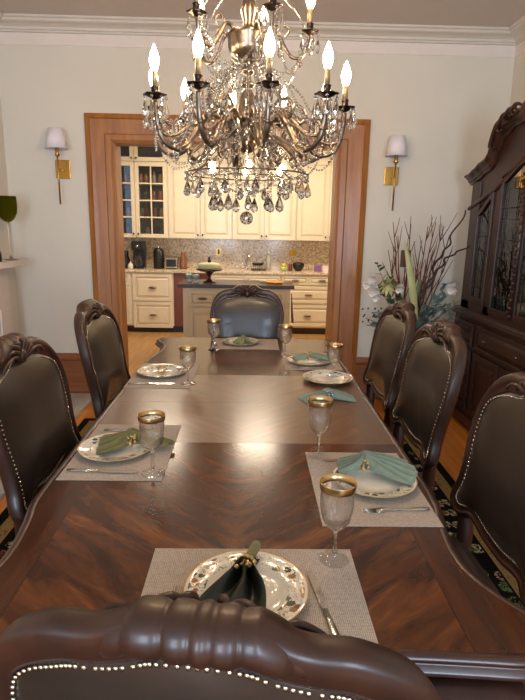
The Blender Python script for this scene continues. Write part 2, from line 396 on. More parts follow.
# wall behind the camera with two windows
b = MB(); xs = [XL - .15]; y0, y1 = YN - .12, YN
for cx_, ww, a, c in WINS:
    b.box(xs[-1], cx_ - ww / 2, y0, y1, 0, ZC + .1); b.box(cx_ - ww / 2, cx_ + ww / 2, y0, y1, 0, a); b.box(cx_ - ww / 2, cx_ + ww / 2, y0, y1, c, ZC + .1); xs.append(cx_ + ww / 2)
b.box(xs[-1], XR + .15, y0, y1, 0, ZC + .1); struct('wall_near', b, M['wall'])
for k, (cx_, ww, a, c) in enumerate(WINS):
    b = MB(); t_ = .05
    for x0, x1, z0, z1 in ((cx_ - ww / 2 - .08, cx_ - ww / 2 + .03, a - .08, c + .08), (cx_ + ww / 2 - .03, cx_ + ww / 2 + .08, a - .08, c + .08), (cx_ - ww / 2 + .03, cx_ + ww / 2 - .03, c - .03, c + .08), (cx_ - ww / 2 + .03, cx_ + ww / 2 - .03, a - .08, a + .03), (cx_ - ww / 2 + .03, cx_ + ww / 2 - .03, (a + c) / 2 - .02, (a + c) / 2 + .02)):
        b.box(x0, x1, YN - .02, YN + .03, z0, z1)
    wd = struct('window_%d' % (k + 1), b, M['oak'])
# crown moulding and frieze board round the room
crown = [(0, 3.150), (.135, 3.150), (.135, 3.135), (.118, 3.130), (.112, 3.118), (.100, 3.112), (.060, 3.106), (.034, 3.094), (.030, 3.078), (.016, 3.074), (.016, 3.062), (0, 3.058)]
def moulding(poly, mb):
    # closed ring round the room, mitred
    ring = []
    for d, z in poly:
        ring.append([(XL + d, YN + d, z), (XR - d, YN + d, z), (XR - d, YF - d, z), (XL + d, YF - d, z)])
    mb.grid(ring, closed_u=True, closed_v=True, smooth=False); return mb
struct('trim_1', moulding(crown, MB()), M['crown'])
struct('trim_2', moulding([(0, 3.058), (.006, 3.058), (.006, 2.972), (0, 2.966)], MB()), M['white'])
# tall oak baseboards
def base_prof(d): return [(0, 0), (d + .012, 0), (d + .012, .05), (d, .06), (d, .33), (d + .016, .345), (d + .016, .375), (d + .004, .385), (d + .004, .398), (0, .4)]
def base_run(name, x0, x1):
    b = MB().prism([(YF - p[0], p[1]) for p in base_prof(.022)], 0, x0, x1)
    b.box(x0 + .08, x1 - .08, YF - .030, YF - .02, .11, .28)
    struct(name, b, M['oak_h'], .002)
base_run('baseboard_left', XL, -1.41); base_run('baseboard_right', .97, XR)
b = MB().prism([(XR - p[0], p[1]) for p in base_prof(.022)], 1, YN, YF); struct('baseboard_side', b, M['oak'])
b = MB().prism([(XL + p[0], p[1]) for p in base_prof(.022)], 1, YN, 2.7); struct('baseboard_hearth_side', b, M['oak'])
# door casing: stepped profile on three sides, mitred
OX0, OX1, OZ = -1.412, .985, 2.46
def casing():
    prof = [(0, 0), (0, .030), (.035, .042), (.045, .030), (.075, .026), (.155, .020), (.165, .030), (.205, .028), (.222, .018), (.222, 0)]
    b = MB(); rows = []
    for d, h in prof:
        y = YF - h
        rows.append([(OX0 + d, y, 0), (OX0 + d, y, OZ - d), (OX1 - d * 1.14, y, OZ - d), (OX1 - d * 1.14, y, 0)])
    return b.grid(rows, smooth=False)
struct('trim_3', casing(), M['oak'])
b = MB().box(DX0 - .02, DX0 + .018, YF - .01, YF + WT + .02, 0, DZ).box(DX1 - .018, DX1 + .02, YF - .01, YF + WT + .02, 0, DZ).box(DX0, DX1, YF - .01, YF + WT + .02, DZ - .018, DZ + .02)
struct('trim_4', b, M['oak'], .002)

# kitchen shell
KY, KX0, KX1, KZ = 8.49, -2.6, 2.0, 2.90
struct('floor_kitchen', MB().box(KX0 - .1, KX1 + .1, YF + .08, KY + .1, -.1, 0), M['kfloor'])
struct('ceiling_kitchen', MB().box(KX0, KX1, YF + WT, KY, KZ, KZ + .1), M['ceiling'])
struct('wall_kitchen_far', MB().box(KX0 - .1, KX1 + .1, KY, KY + .1, 0, KZ + .1), M['kwall'])
struct('wall_kitchen_left', MB().box(KX0 - .1, KX0, YF + WT, KY, 0, KZ + .1), M['kwall'])
struct('wall_kitchen_right', MB().box(KX1, KX1 + .1, YF + WT, KY, 0, KZ + .1), M['kwall'])

# ------------------------------------------------------------------ rug
rug = MB(); rug.box(-1.33, 1.33, -2.2, 2.2, 0, .010)
solo('area_rug', rug, M['rug'], 'black floral area rug with tan border stripes under the dining table', 'rug', loc=(-.02, 1.95, .0005), bevel=.003)

# ------------------------------------------------------------------ dining table
TC = -.033; TT = .77
def table_outline(n=10, inset=0.0):
    half = [(.0, .846), (.18, .848), (.34, .846), (.47, .838), (.57, .832), (.640, .848), (.662, .895), (.645, .955), (.598, 1.03), (.566, 1.11), (.562, 1.20), (.578, 1.32), (.600, 1.45), (.602, 1.8), (.602, 2.3), (.602, 2.85), (.596, 3.1), (.570, 3.28), (.552, 3.42), (.570, 3.56), (.612, 3.65), (.636, 3.72), (.620, 3.78), (.55, 3.80), (.42, 3.82), (.2, 3.84), (0, 3.845)]
    right = cr([(x, y, 0) for x, y in half], n)
    left = [Vector((-p.x, p.y, 0)) for p in reversed(right)][1:-1]
    pts = right + left
    if inset:
        out = []; m = len(pts)
        for i in range(m):
            t = (pts[(i + 1) % m] - pts[i - 1]).normalized(); out.append(pts[i] + Vector((-t.y, t.x, 0)) * inset)
        pts = out
    return pts
dt = thing('dining_table', 'long polished mahogany dining table with scalloped corners and flame veneer', 'table', (TC, 0, 0))
IN = .022
inn = table_outline(inset=IN)
secs = [(.7, 1.86), (1.86, 2.33), (2.33, 2.80), (2.80, 3.95)]
def clip_section(y0, y1):
    # top panel between two cross joints
    rp = [p for p in inn[:len(inn) // 2 + 1]]
    ys = sorted(set([round(y0, 4), round(y1, 4)] + [round(p.y, 4) for p in rp if y0 < p.y < y1]))
    def hw(y):
        best = 0
        for a, c in zip(rp, rp[1:]):
            lo, hi = min(a.y, c.y), max(a.y, c.y)
            if lo - 1e-6 <= y <= hi + 1e-6:
                t = 0 if hi - lo < 1e-9 else (y - a.y) / (c.y - a.y); best = max(best, a.x + (c.x - a.x) * t)
        return best
    ys = [y for y in ys if hw(y) > 0.004]
    b = MB()
    top = [[(-hw(y) * k_, y, TT) for k_ in (1, .5, 0, -.5, -1)] for y in ys]
    bot = [[(x, y, TT - .02) for x, y, z in r] for r in top]
    b.grid(top, smooth=False); b.grid([list(reversed(r)) for r in bot], smooth=False)
    L = [r[0] for r in top]; Rr = [r[-1] for r in top]; Lb = [r[0] for r in bot]; Rb = [r[-1] for r in bot]
    b.grid([L, Lb], smooth=False); b.grid([Rr, Rb], smooth=False); b.grid([top[0], bot[0]], smooth=False); b.grid([top[-1], bot[-1]], smooth=False)
    return b
for k, (a, c) in enumerate(secs):
    part('table_leaf' if 0 < k < 3 else 'tabletop_end', clip_section(a + .0006, c - .0006), M['leafv' if 0 < k < 3 else 'table'], dt)
# moulded edge
prof = [(IN, TT - .0005), (.012, TT + .0005), (.006, TT - .001), (.000, TT - .006), (-.001, TT - .012), (.004, TT - .016), (.002, TT - .020), (-.008, TT - .026), (-.010, TT - .034), (-.004, TT - .040), (.010, TT - .044), (.05, TT - .046), (.05, TT - .022), (IN, TT - .02)]
part('moulded_edge', MB().grid([[tuple(p + Vector((0, 0, z))) for p in table_outline(inset=d)] for d, z in prof], closed_u=True, closed_v=True), M['edge'], dt)
# carved apron following the outline
apr = MB(); o1 = table_outline(inset=.05); o2 = table_outline(inset=.02); o3 = table_outline(inset=.06); o4 = table_outline(inset=.09)
apr.grid([[tuple(p + Vector((0, 0, z))) for p in o] for o, z in ((o1, TT - .045), (o2, TT - .075), (o3, TT - .115), (o4, TT - .12), (o4, TT - .045))], closed_u=True, closed_v=True)
part('apron', apr, M['walnut_d'], dt)
skirt = MB(); sus = [-.56 + 1.12 * i / 30 for i in range(31)]
def sky_(x): return .875 - .015 * (abs(x) / .56) ** 2
skirt.grid([[(x, sky_(x) + dy, TT + dz) for dy, dz in ((.02, -.047), (-.035, -.055), (-.085, -.075), (-.10, -.10), (-.085, -.125), (-.03, -.14), (.02, -.14))] for x in sus], closed_u=True, cap=True)
part('bowed_skirt', skirt, M['walnut_d'], dt)
car = MB()
def scroll(mb, c, ax, r0, turns=1.1, rad=.006, flip=1, nrm=None):
    pts = []; rs = []
    for i in range(18):
        t = i / 17; a = t * turns * 2 * pi; r = r0 * (1 - .8 * t); u = flip * (r * cos(a) - r0); v = r * sin(a)
        pts.append(Vector(c) + ax[0] * u + ax[1] * v); rs.append(rad * (1 - .5 * t))
    mb.tube(pts, rs, 6)
for sx_ in (1, -1):
    car = MB()
    for k in range(12):
        x = sx_ * (.06 + .042 * k); yb = sky_(x) - .101
        t_ = Vector((1, .12 * k / 6 * sx_, 0)).normalized(); up = Vector((0, .30, .75)).normalized()
        scroll(car, (x, yb, TT - .080), (t_, up), .026, 1.2, .0055, 1 if k % 2 else -1)
        scroll(car, (x + .022 * sx_, yb - .002, TT - .098), (t_, up), .022, 1.1, .005, -1 if k % 2 else 1)
    part('carved_scrollwork', car, M['walnut_d'], dt)
# two pedestals
for py_ in (1.62, 2.98):
    b = MB().lathe([(.055, .60), (.075, .56), (.06, .52), (.10, .44), (.115, .38), (.09, .30), (.06, .26), (.085, .22), (.085, .16), (.04, .13)], 24, (0, py_, 0))
    b.box(-.30, .30, py_ - .12, py_ + .12, .60, TT - .046)
    pd = part('pedestal', b, M['walnut_d'], dt)
    for k in range(4):
        a = pi / 4 + k * pi / 2; q = MB()
        q.tube(cr([(cos(a) * r, py_ + sin(a) * r, z) for r, z in ((.05, .2), (.13, .2), (.21, .13), (.28, .065), (.33, .055))], 5), [.035] * 11 + [.028] * 10, 8)
        part('pedestal_foot', q, M['walnut_d'], pd)

# ------------------------------------------------------------------ chairs (local: sitter faces +Y, back near y = 0)
def chair_contour():
    ctl = [(0, 1.118), (.075, 1.112), (.125, 1.090), (.185, 1.083), (.245, 1.048), (.284, .985), (.300, .91), (.296, .83), (.285, .76), (.284, .70), (.296, .655), (.292, .615), (.250, .588), (.205, .592), (.165, .612), (.12, .608), (.06, .596), (0, .594)]
    Rp = cr([(x, z, 0) for x, z in ctl], 5); Lp = [Vector((-p.x, p.y, 0)) for p in reversed(Rp)][1:-1]
    return Rp + Lp
CT = chair_contour(); CN = len(CT)
def off_ct(d):
    out = []
    for i in range(CN):
        t = (CT[(i + 1) % CN] - CT[i - 1]).normalized(); n = Vector((t.y, -t.x, 0))
        k = min(1, max(0, (CT[i].y - .97) / .11)); dd = d * (1 + .85 * k * k * (3 - 2 * k)) if d > .012 else d
        out.append(CT[i] + n * dd)
    for _ in range(3):
        out = [out[i] * .5 + (out[i - 1] + out[(i + 1) % CN]) * .25 for i in range(CN)] if d > .02 else out
    return out
def bend(s_, d, z):
    # lean back with height, slight hollow across
    lean = -.19 * (z - .6) - .05 * max(0, z - .95) ; return (s_, d + lean + .25 * s_ * s_, z)
def make_chair():
    t = thing('dining_chair', '', 'chair', (0, 0, 0))
    b = MB(); rings = []
    for d, y in ((.034, -.016), (.026, -.024), (.010, -.026), (.002, -.020), (-.002, -.006), (0, .008), (.003, .016), (.010, .023), (.018, .021), (.023, .013), (.028, .017), (.033, .012)):
        rings.append([bend(p.x, y, p.y) for p in off_ct(d)])
    b.grid(rings, closed_u=True, closed_v=True); part('back_frame', b, M['walnut'], t)
    for side, nm, y0, dome in ((1, 'backrest_pad', .012, .032), (-1, 'outer_back', -.014, -.020)):
        b = MB(); rings = []
        inn_ = off_ct(.031); zc = .84
        for k in range(11):
            q = cos(k / 10 * pi / 2); h = y0 + dome * (1 - q ** 3.0) ** .8 if k else y0
            qq = q
            if k:
                for _ in range(14): inn_ = [inn_[i] * .5 + (inn_[i - 1] + inn_[(i + 1) % CN]) * .25 for i in range(CN)]
            rings.append([bend(p.x * qq, h, zc + (p.y - zc) * qq) for p in inn_])
        b.grid(rings, closed_u=True, cap=True); part(nm, b, M['leather'], t)
        b = MB(); path = off_ct(.037); acc = 0; last = None
        for i in range(CN):
            a, c = path[i], path[(i + 1) % CN]; L = (c - a).length; m = max(1, round(L / .0115))
            for j in range(m):
                p = a + (c - a) * (j / m); b.ball(bend(p.x, y0 + (.0065 if side > 0 else -.0045), p.y), .0042, 6, 4, (1, .7, 1))
        part('nailhead_trim', b, M['nail'], t)
    # carved crest: rounded lobes rolling over the top rail, leaves on the front
    b = MB(); lob = [(-.128, .022, .026), (-.094, .017, .036), (-.058, .024, .042), (-.018, .017, .044), (.008, .011, .046), (.034, .016, .044), (.078, .030, .040), (.125, .022, .028)]
    rows = []; N = 90
    for i in range(N + 1):
        s_ = -.155 + .31 * i / N; fall = max(0, 1 - (abs(s_) / .158) ** 4)
        h = 0
        for c0, wv, hh in lob:
            h = max(h, hh * max(0, 1 - ((s_ - c0) / wv) ** 2) ** .14)
        h = (.019 + h * .56) * fall ** .6 + .001
        ztop = 1.112 if abs(s_) < .07 else 1.112 - (abs(s_) - .07) * .52
        rows.append([bend(s_, h * .95 * cos(a) , ztop - .030 + (h * .62 + .008) * sin(a) * (1.0 if sin(a) > 0 else .9) + .006) for a in [2 * pi * k / 16 for k in range(16)]])
    b.grid(rows, closed_u=True, cap=True)
    part('carved_crest', b, M['walnut'], t)
    b = MB()
    for sg in (1, -1):
        for k, (x0, z0, x1, z1, r) in enumerate(((.008, 1.062, .026, 1.105, .007), (.015, 1.055, .055, 1.098, .008), (.02, 1.05, .080, 1.080, .008), (.035, 1.045, .105, 1.062, .007), (.07, 1.058, .15, 1.050, .006))):
            pts = cr([(sg * x0, .030, z0), (sg * (x0 + x1) / 2 , .046, (z0 + z1) / 2 + .012), (sg * x1, .036, z1), (sg * (x1 + .012), .030, z1 - .014)], 5)
            b.tube([bend(*p) for p in pts], [r * .6, r * .9, r, r, r * 1.1, r * 1.1, r, r, r, r * .9, r * .9, r * .8, r * .8, r * .7, r * .6, r * .5], 7)
    b.ball(bend(0, .034, 1.055), .020, 10, 8, (1, .8, 1.2))
    part('carved_leaves', b, M['walnut'], t)
    # stiles down to the seat, rear legs
    for sg in (1, -1):
        b = MB(); b.tube(cr([(sg * .235, .00, .60), (sg * .225, .0, .52), (sg * .225, 0, .44), (sg * .225, -.02, .25), (sg * .23, -.09, 0.0)], 5), [.026, .025, .026, .027, .028, .028, .028, .028, .027, .027, .026, .026, .025, .024, .023, .022, .022, .021, .021, .02, .02], 8)
        part('rear_leg', b, M['walnut'], t)
    def seat_ring(k, z, grow=0):
        pts = []
        for x, y in ((-.225, .0), (.225, .0), (.24, .1), (.275, .36), (.255, .45), (.15, .475), (0, .485), (-.15, .475), (-.255, .45), (-.275, .36), (-.24, .1)):
            pts.append(((x) * k, .235 + (y - .235) * k, 0))
        return [(p.x, p.y, z) for p in cr(pts, 4, True)]
    b = MB().grid([seat_ring(1, .40), seat_ring(1.01, .42), seat_ring(1.01, .455), seat_ring(.97, .462), seat_ring(.9, .46), seat_ring(.9, .40)], closed_u=True, closed_v=True)
    part('seat_frame', b, M['walnut'], t)
    b = MB().grid([seat_ring(.975, .455), seat_ring(.985, .47), seat_ring(.975, .49), seat_ring(.93, .505), seat_ring(.8, .517), seat_ring(.5, .525), seat_ring(.1, .527)], closed_u=True, cap=True)
    part('seat', b, M['leather'], t)
    for sg in (1, -1):
        b = MB(); b.tube(cr([(sg * .235, .43, .42), (sg * .262, .455, .34), (sg * .25, .445, .2), (sg * .225, .42, .08), (sg * .245, .45, .012)], 5), [.034] * 3 + [.036] * 4 + [.03] * 3 + [.024] * 3 + [.018] * 4 + [.02, .022, .024, .026], 8)
        part('front_leg', b, M['walnut'], t)
    return t
G = 'dining chairs round the table'
c0 = make_chair(); c0['group'] = G
c0.location = (-.040, .615, .018); c0.rotation_euler = (0, 0, R(-8)); c0['label'] = 'leather dining chair nearest the viewer, its carved crest rail across the bottom edge'
CH = [((-.03, 3.89, 0), 180, 1.0, 'dining chair at the far end of the table in front of the kitchen island'),
      ((-.725, 1.79, 0), -90, 1.035, 'dark leather chair on the left side nearer the viewer beside plate with olive napkin'),
      ((-.725, 2.70, 0), -90, 1.035, 'dark leather chair on the left side standing nearer the doorway casing'),
      ((.735, 1.385, 0), 90, 1.03, 'rightmost leather chair, cut off by the right edge of the view'),
      ((.735, 2.22, 0), 90, 1.035, 'middle one of the three leather chairs along the right side'),
      ((.735, 2.87, 0), 90, 1.035, 'leather chair on the right side just before the flower arrangement')]
for loc, a, sz, lab in CH:
    o = dup(c0, (loc[0], loc[1], .018), R(a), lab); o.scale = (.91 if a == 180 else 1, 1, sz)

# ------------------------------------------------------------------ place settings
def placemat(cx_, cy_, w_, d_, lab, rz=0):
    solo('placemat', MB().box(-w_ / 2, w_ / 2, -d_ / 2, d_ / 2, 0, .0018), M['mat'], lab, 'placemat', 'woven placemats', loc=(cx_, cy_, TT + .0006), rz=rz)
ML, MW = .485, .33
placemat(.013, 1.02, ML, MW, 'beige woven placemat at the near end under the knife and fork')
placemat(-.44, 1.79, MW, ML, 'beige woven placemat on the left, nearer the viewer, under the olive napkin plate')
placemat(-.462, 2.78, MW, ML, 'beige woven placemat on the left side nearer the doorway')
placemat(.366, 1.535, MW, ML, 'beige woven placemat on the right under the blue-lit sage napkin plate and fork')
placemat(.365, 3.13, MW, ML * .86, 'beige woven placemat at the far right corner of the table')
placemat(-.035, 3.60, ML * .93, MW, 'beige woven placemat at the far end before the end chair')
ZM = TT + .0026
def plate_mb():
    return MB().lathe([(.0, .004), (.05, .004), (.078, .005), (.086, .010), (.092, .013), (.118, .016), (.1335, .0195), (.1355, .0205), (.1360, .0195), (.134, .0175), (.118, .0125), (.092, .008), (.082, .002), (.078, 0), (.070, 0), (.068, .002), (0, .002)], 64)
pl0 = solo('dinner_plate', plate_mb(), M['plate'], 'floral rimmed china plate at the near end of the table', 'plate', 'floral dinner plates', loc=(-.002, 1.015, ZM))
def plate(x, y, lab, z=ZM, s=1.0):
    o = dup(pl0, (x, y, z), random.uniform(0, 6), lab); o.scale = (s, s, 1); return o
plate(-.472, 1.775, 'floral china plate on the left holding the olive napkin', s=.96)
plate(-.478, 2.80, 'floral china plate on the left side nearer the doorway', s=.98)
plate(.397, 1.545, 'floral china plate on the right holding the blue-lit sage napkin', s=.97)
plate(.412, 2.72, 'floral china plate on bare table on the right with a wine glass standing on it', z=TT + .0008, s=.99)
plate(.35, 3.09, 'floral china plate at the far right with a small blue-lit sage napkin', s=.97)
plate(-.07, 3.60, 'floral china plate at the far end of the table', s=.95)

def napkin(name, mat, L1, L2, W1, W2, lab, loc, rz, z0=.020, folds=3, drop=.006, amp=.012, tip2=1.0, tilt=0):
    t = thing(name, lab, 'napkin', loc, rz)
    b = MB(); rows = []; NU, NV = 40, 34
    for i in range(NU + 1):
        u = -1 + 2 * i / NU; L = L1 if u < 0 else L2; W = W1 if u < 0 else W2; a = abs(u)
        hw = .009 + (W - .009) * (1 - (1 - a) ** 1.7); row = []
        for j in range(NV + 1):
            v = -1 + 2 * j / NV
            edge = 1 - .10 * v * v + .05 * sin(3 * v + u)
            x = u * L * (edge if a > .3 else 1); y = v * hw + .006 * sin(5 * u)
            f = (1 - a) * 1.3 + .35; z = z0 + .006 + amp * f * (.5 + .5 * cos(v * folds * pi + (.6 if u > 0 else 0))) + (.010 * (1 - a) ** 2) - drop * a * a
            if a < .12: z += .003
            row.append((x, y, z))
        rows.append(row)
    b.grid(rows); rows2 = [[(x, y, z0 + .0005 + (z - z0) * .15 - drop * (abs(x) / max(L1, L2)) ** 2 * .3) for x, y, z in r] for r in rows]
    b.grid([list(reversed(r)) for r in rows2])
    b.grid([rows[0], rows2[0]]); b.grid([rows[-1], rows2[-1]]); b.grid([[r[0] for r in rows], [r[0] for r in rows2]]); b.grid([[r[-1] for r in rows], [r[-1] for r in rows2]])
    part('cloth', b, mat, t)
    return t
def ring_mb(big=1.0):
    b = MB(); z = .019
    b.tube([(0.0, .018 * cos(a) , z + .017 * sin(a)) for a in [2 * pi * k / 20 for k in range(21)]], .0035, 6)
    rnd = random.Random(3)
    for k in range(34):
        a = rnd.uniform(-.25, pi + .25); x = rnd.uniform(-.016, .016); rr = .0205 + rnd.uniform(0, .008)
        b.ball((x * big, rr * cos(a) * big, z + rr * sin(a)), rnd.uniform(.0035, .006), 7, 5)
    return b
rg0 = solo('napkin_ring', ring_mb(), M['gold'], 'gold beaded napkin ring on the dark napkin at the near end', 'napkin ring', 'beaded napkin rings', loc=(-.008, 1.052, ZM + .016), rz=R(100))
def nring(x, y, z, rz, lab, m=None):
    o = dup(rg0, (x, y, z), rz, lab)
    if m: o.data = o.data.copy(); o.data.materials[0] = m
    return o
# near end: dark satin fan towards the viewer, narrow olive tail away
n = napkin('napkin', M['nap_d'], .13, .09, .075, .014, 'dark green satin napkin spread on the plate at the near end', (-.006, 1.052, ZM), R(78), z0=.007, folds=2, amp=.026)
b = MB(); b.tube(cr([(.0, 0, .024), (.03, .003, .034), (.06, -.004, .040), (.10, -.012, .042)], 5), [.010, .010, .009, .009, .008, .008, .010, .011, .012, .012, .013, .013, .013, .012, .010, .004], 8, flat=.6)
part('napkin_tail', b, M['nap_w'], n, label='pale sage rolled end of the napkin')
napkin('napkin', M['nap_g'], .12, .145, .080, .026, 'olive green napkin folded across the left plate nearer the viewer', (-.42, 1.79, ZM), R(6), z0=.018, folds=3.5, amp=.026)
nring(-.42, 1.79, ZM + .012, R(6), 'gold napkin ring round the olive napkin on the left')
napkin('napkin', M['nap_blue_lit'], .085, .165, .045, .085, 'sage napkin, window blue put into its colour, spread across the right plate behind the fork', (.372, 1.60, ZM), R(-8), z0=.020, folds=4, amp=.026)
nring(.372, 1.60, ZM + .014, R(-8), 'gold beaded napkin ring on the blue-lit sage napkin of the right plate')
napkin('napkin', M['nap_blue_lit'], .13, .13, .05, .075, 'sage napkin, window blue put into its colour, lying on the bare table before the plate with a glass on it', (.365, 2.40, TT), R(20), z0=.001, folds=3, amp=.022)
nring(.365, 2.40, TT + .002, R(20), 'silver beaded napkin ring on the napkin lying on bare table', M['silver'])
napkin('napkin', M['nap_blue_lit'], .10, .14, .05, .045, 'small blue-lit sage napkin across the plate at the far right', (.36, 3.12, ZM), R(5), z0=.018, folds=3, amp=.016)
nring(.35, 3.12, ZM + .010, R(5), 'gold napkin ring on the far right plate')
napkin('napkin', M['nap_w'], .055, .05, .05, .05, 'bunched pale olive napkin on the far end plate', (-.05, 3.59, ZM), R(40), z0=.007, folds=2.5, amp=.024)
nring(-.48, 2.79, ZM + .004, R(70), 'gold beaded napkin ring alone on the left plate nearer the doorway')

def glass_thing():
    t = thing('wine_glass', '', 'glass', (0, 0, 0))
    def mod(a, z, k):
        return 1 + (.034 * cos(9 * (a + z * 12)) if .095 < z < .165 else 0) + (.05 * abs(sin(4 * a)) if z < .006 else 0)
    prof = [(0, 0), (.036, 0), (.037, .002), (.030, .0045), (.012, .007), (.006, .012), (.0048, .03), (.0045, .055), (.006, .068), (.005, .074), (.010, .080), (.022, .090), (.032, .105), (.0375, .125), (.0395, .145), (.0395, .160), (.0395, .172), (.0415, .188), (.0435, .200),
            (.0425, .2003), (.0405, .188), (.0385, .172), (.0383, .16), (.0380, .145), (.036, .125), (.0303, .107), (.020, .093), (.009, .085), (0, .083)]
    b = MB().lathe(prof, 56, mod=mod, cap=False); part('glass_body', b, M['glass'], t)
    def rm(a, z, k): return 1
    b = MB().lathe([(.0402, .172), (.0424, .188), (.0444, .2004), (.0440, .2012), (.0424, .2010), (.0398, .188), (.0378, .172)], 48)
    b = MB(); P_ = [(.0418, .183), (.0426, .188), (.0442, .2002), (.0438, .2012), (.0420, .2008), (.0400, .188), (.0390, .183)]
    b.grid([[(r * cos(2 * pi * i / 48), r * sin(2 * pi * i / 48), z) for i in range(48)] for r, z in P_], closed_u=True, closed_v=True)
    part('gold_rim', b, M['gold'], t)
    return t
g0 = glass_thing(); g0['group'] = 'gold rimmed wine glasses'
GL = [((-.31, 1.60, ZM), 'gold rimmed wine glass on the left placemat beside the olive napkin', 1.0),
      ((.21, 1.145, TT), 'wine glass nearest the viewer, between near and right placemats', 1.03),
      ((.243, 1.745, ZM - .0026), 'gold rimmed wine glass at the corner of the right placemat behind the blue-lit sage napkin plate', 1.06),
      ((-.316, 2.62, ZM), 'gold rimmed wine glass on the left placemat nearer the doorway', .95),
      ((-.24, 3.40, TT), 'gold rimmed wine glass left of the far end plate', 1.0),
      ((.218, 3.26, ZM), 'gold rimmed wine glass on the far right placemat', .96),
      ((.45, 2.78, TT + .007), 'gold rimmed wine glass standing on the china plate on the right', .88)]
for k, (p, lab, s_) in enumerate(GL):
    o = g0 if k == 0 else dup(g0); o.location = p; o['label'] = lab; o.scale = (1, 1, s_); o.rotation_euler = (0, 0, k * .7)

def fork_mb():
    b = MB(); rows = []
    for x, hw, z in ((-.095, .0055, .004), (-.09, .0085, .0045), (-.06, .0075, .004), (-.02, .004, .003), (.02, .003, .007), (.035, .004, .008), (.045, .010, .006), (.055, .012, .003), (.062, .012, .002)):
        rows.append([(x, -hw, z), (x, 0, z + .0015), (x, hw, z), (x, hw * .9, z - .0015), (x, -hw * .9, z - .0015)])
    b.grid(rows, closed_u=True, cap=True)
    for y in (-.0096, -.0032, .0032, .0096): b.tube([(.06, y, .002), (.085, y, .0015), (.105, y * .92, .005)], [.0021, .0018, .001], 6, flat=.6)
    return b
def knife_mb():
    b = MB(); rows = []
    for x, hw, z in ((-.115, .006, .004), (-.11, .0085, .0055), (-.06, .0075, .0055), (-.01, .006, .005)):
        rows.append([(x, hw * cos(a), .004 + z * .55 * sin(a)) for a in [2 * pi * k / 10 for k in range(10)]])
    b.grid(rows, closed_u=True, cap=True)
    rows = []
    for x, a, c in ((-.01, -.006, .006), (.02, -.0095, .007), (.07, -.010, .007), (.10, -.008, .0065), (.118, -.001, .004)):
        rows.append([(x, a, .0035), (x, c, .0045), (x, c, .003), (x, a, .003)])
    b.grid(rows, closed_u=True, cap=True, smooth=False); return b
f0 = solo('dinner_fork', fork_mb(), M['silver'], 'silver fork left of the near end plate', 'fork', loc=(-.150, .93, ZM), rz=R(92))
def cut(src, x, y, rz, lab): o = dup(src, (x, y, ZM), R(rz), lab); return o
cut(f0, .425, 1.375, 184, 'silver fork before the right plate with the blue-lit sage napkin')
k0 = solo('dinner_knife', knife_mb(), M['silver'], 'silver knife right of the near end plate', 'knife', loc=(.162, .975, ZM), rz=R(99))
cut(k0, -.475, 1.605, -3, 'silver knife before the left plate with the olive napkin')
cut(k0, -.50, 2.60, 2, 'silver knife before the left plate nearer the doorway')
cut(k0, .37, 1.70, 178, 'silver knife behind the right plate with the blue-lit sage napkin')
cut(f0, -.47, 1.965, 0, 'silver fork behind the left plate with the olive napkin')
cut(f0, .34, 2.955, 180, 'silver fork before the far right plate')
cut(k0, -.245, 3.58, -80, 'silver knife left of the far end plate')

# ------------------------------------------------------------------ chandelier
CX, CY = -.026, 2.40
ch = thing('crystal_chandelier', 'large bronze two-tier chandelier with lit candle bulbs and hanging crystals above the table', 'chandelier', (CX, CY, 1.56))
def rt(a, r, z): return (r * sin(a), -r * cos(a), z - 1.56)
b = MB()
b.lathe([(p[0], p[1] - 1.56) for p in [(.0, 1.86), (.02, 1.865), (.045, 1.885), (.06, 1.91), (.07, 1.935), (.075, 1.955), (.05, 1.965), (.045, 1.975), (.05, 1.985), (.06, 1.99), (.065, 2.0), (.058, 2.005), (.046, 2.02), (.040, 2.05), (.032, 2.08), (.022, 2.10), (.015, 2.115), (.026, 2.125), (.030, 2.135), (.014, 2.145), (.012, 2.165), (.022, 2.175), (.028, 2.19), (.018, 2.20), (.02, 2.21), (.05, 2.225), (.072, 2.245), (.080, 2.27), (.082, 2.31), (.088, 2.32), (.06, 2.325), (.03, 2.33), (.022, 2.36), (.035, 2.40), (.025, 2.44), (.012, 2.47), (.03, 2.50), (.045, 2.53), (.03, 2.56), (.01, 2.60), (.006, 3.12)]], 24,
        mod=lambda a, z, k: 1 + (.035 * cos(12 * a) if (z + 1.56 < 2.33 and z + 1.56 > 2.22) or (1.99 < z + 1.56 < 2.1) else 0))
part('centre_column', b, M['bronze'], ch)
part('ceiling_canopy', MB().lathe([(.0, 3.10 - 1.56), (.03, 3.10 - 1.56), (.07, 3.125 - 1.56), (.075, 3.149 - 1.56), (0, 3.149 - 1.56)], 24), M['bronze'], ch)
def drop_mb(L=.05, w_=.012, bead=True):
    b = MB(); pr = [(.0, -L), (w_ * .75, -L * .88), (w_, -L * .70), (w_ * .8, -L * .50), (w_ * .38, -L * .22), (.0015, -L * .02)]
    b.lathe([(max(r, .0003), z) for r, z in pr], 6, smooth=False)
    if bead: b.ball((0, 0, .006), .0065, 6, 4, smooth=False); b.tube([(0, 0, .010), (0, 0, .022)], .0008, 4)
    return b
drop_me = mesh_obj('crystal_pendant', drop_mb(.066, .0105), M['crystal']); 
big_me = mesh_obj('crystal_pendant', drop_mb(.064, .0175), M['crystal'])
def pend(parent, pos, big=False, s_=1.0, name='crystal_pendant'):
    o = bpy.data.objects.new(name, (big_me if big else drop_me).data); COL.objects.link(o); o.parent = parent; o.location = pos; o.scale = (s_, s_, s_); o.rotation_euler = (0, 0, random.uniform(0, 3)); return o
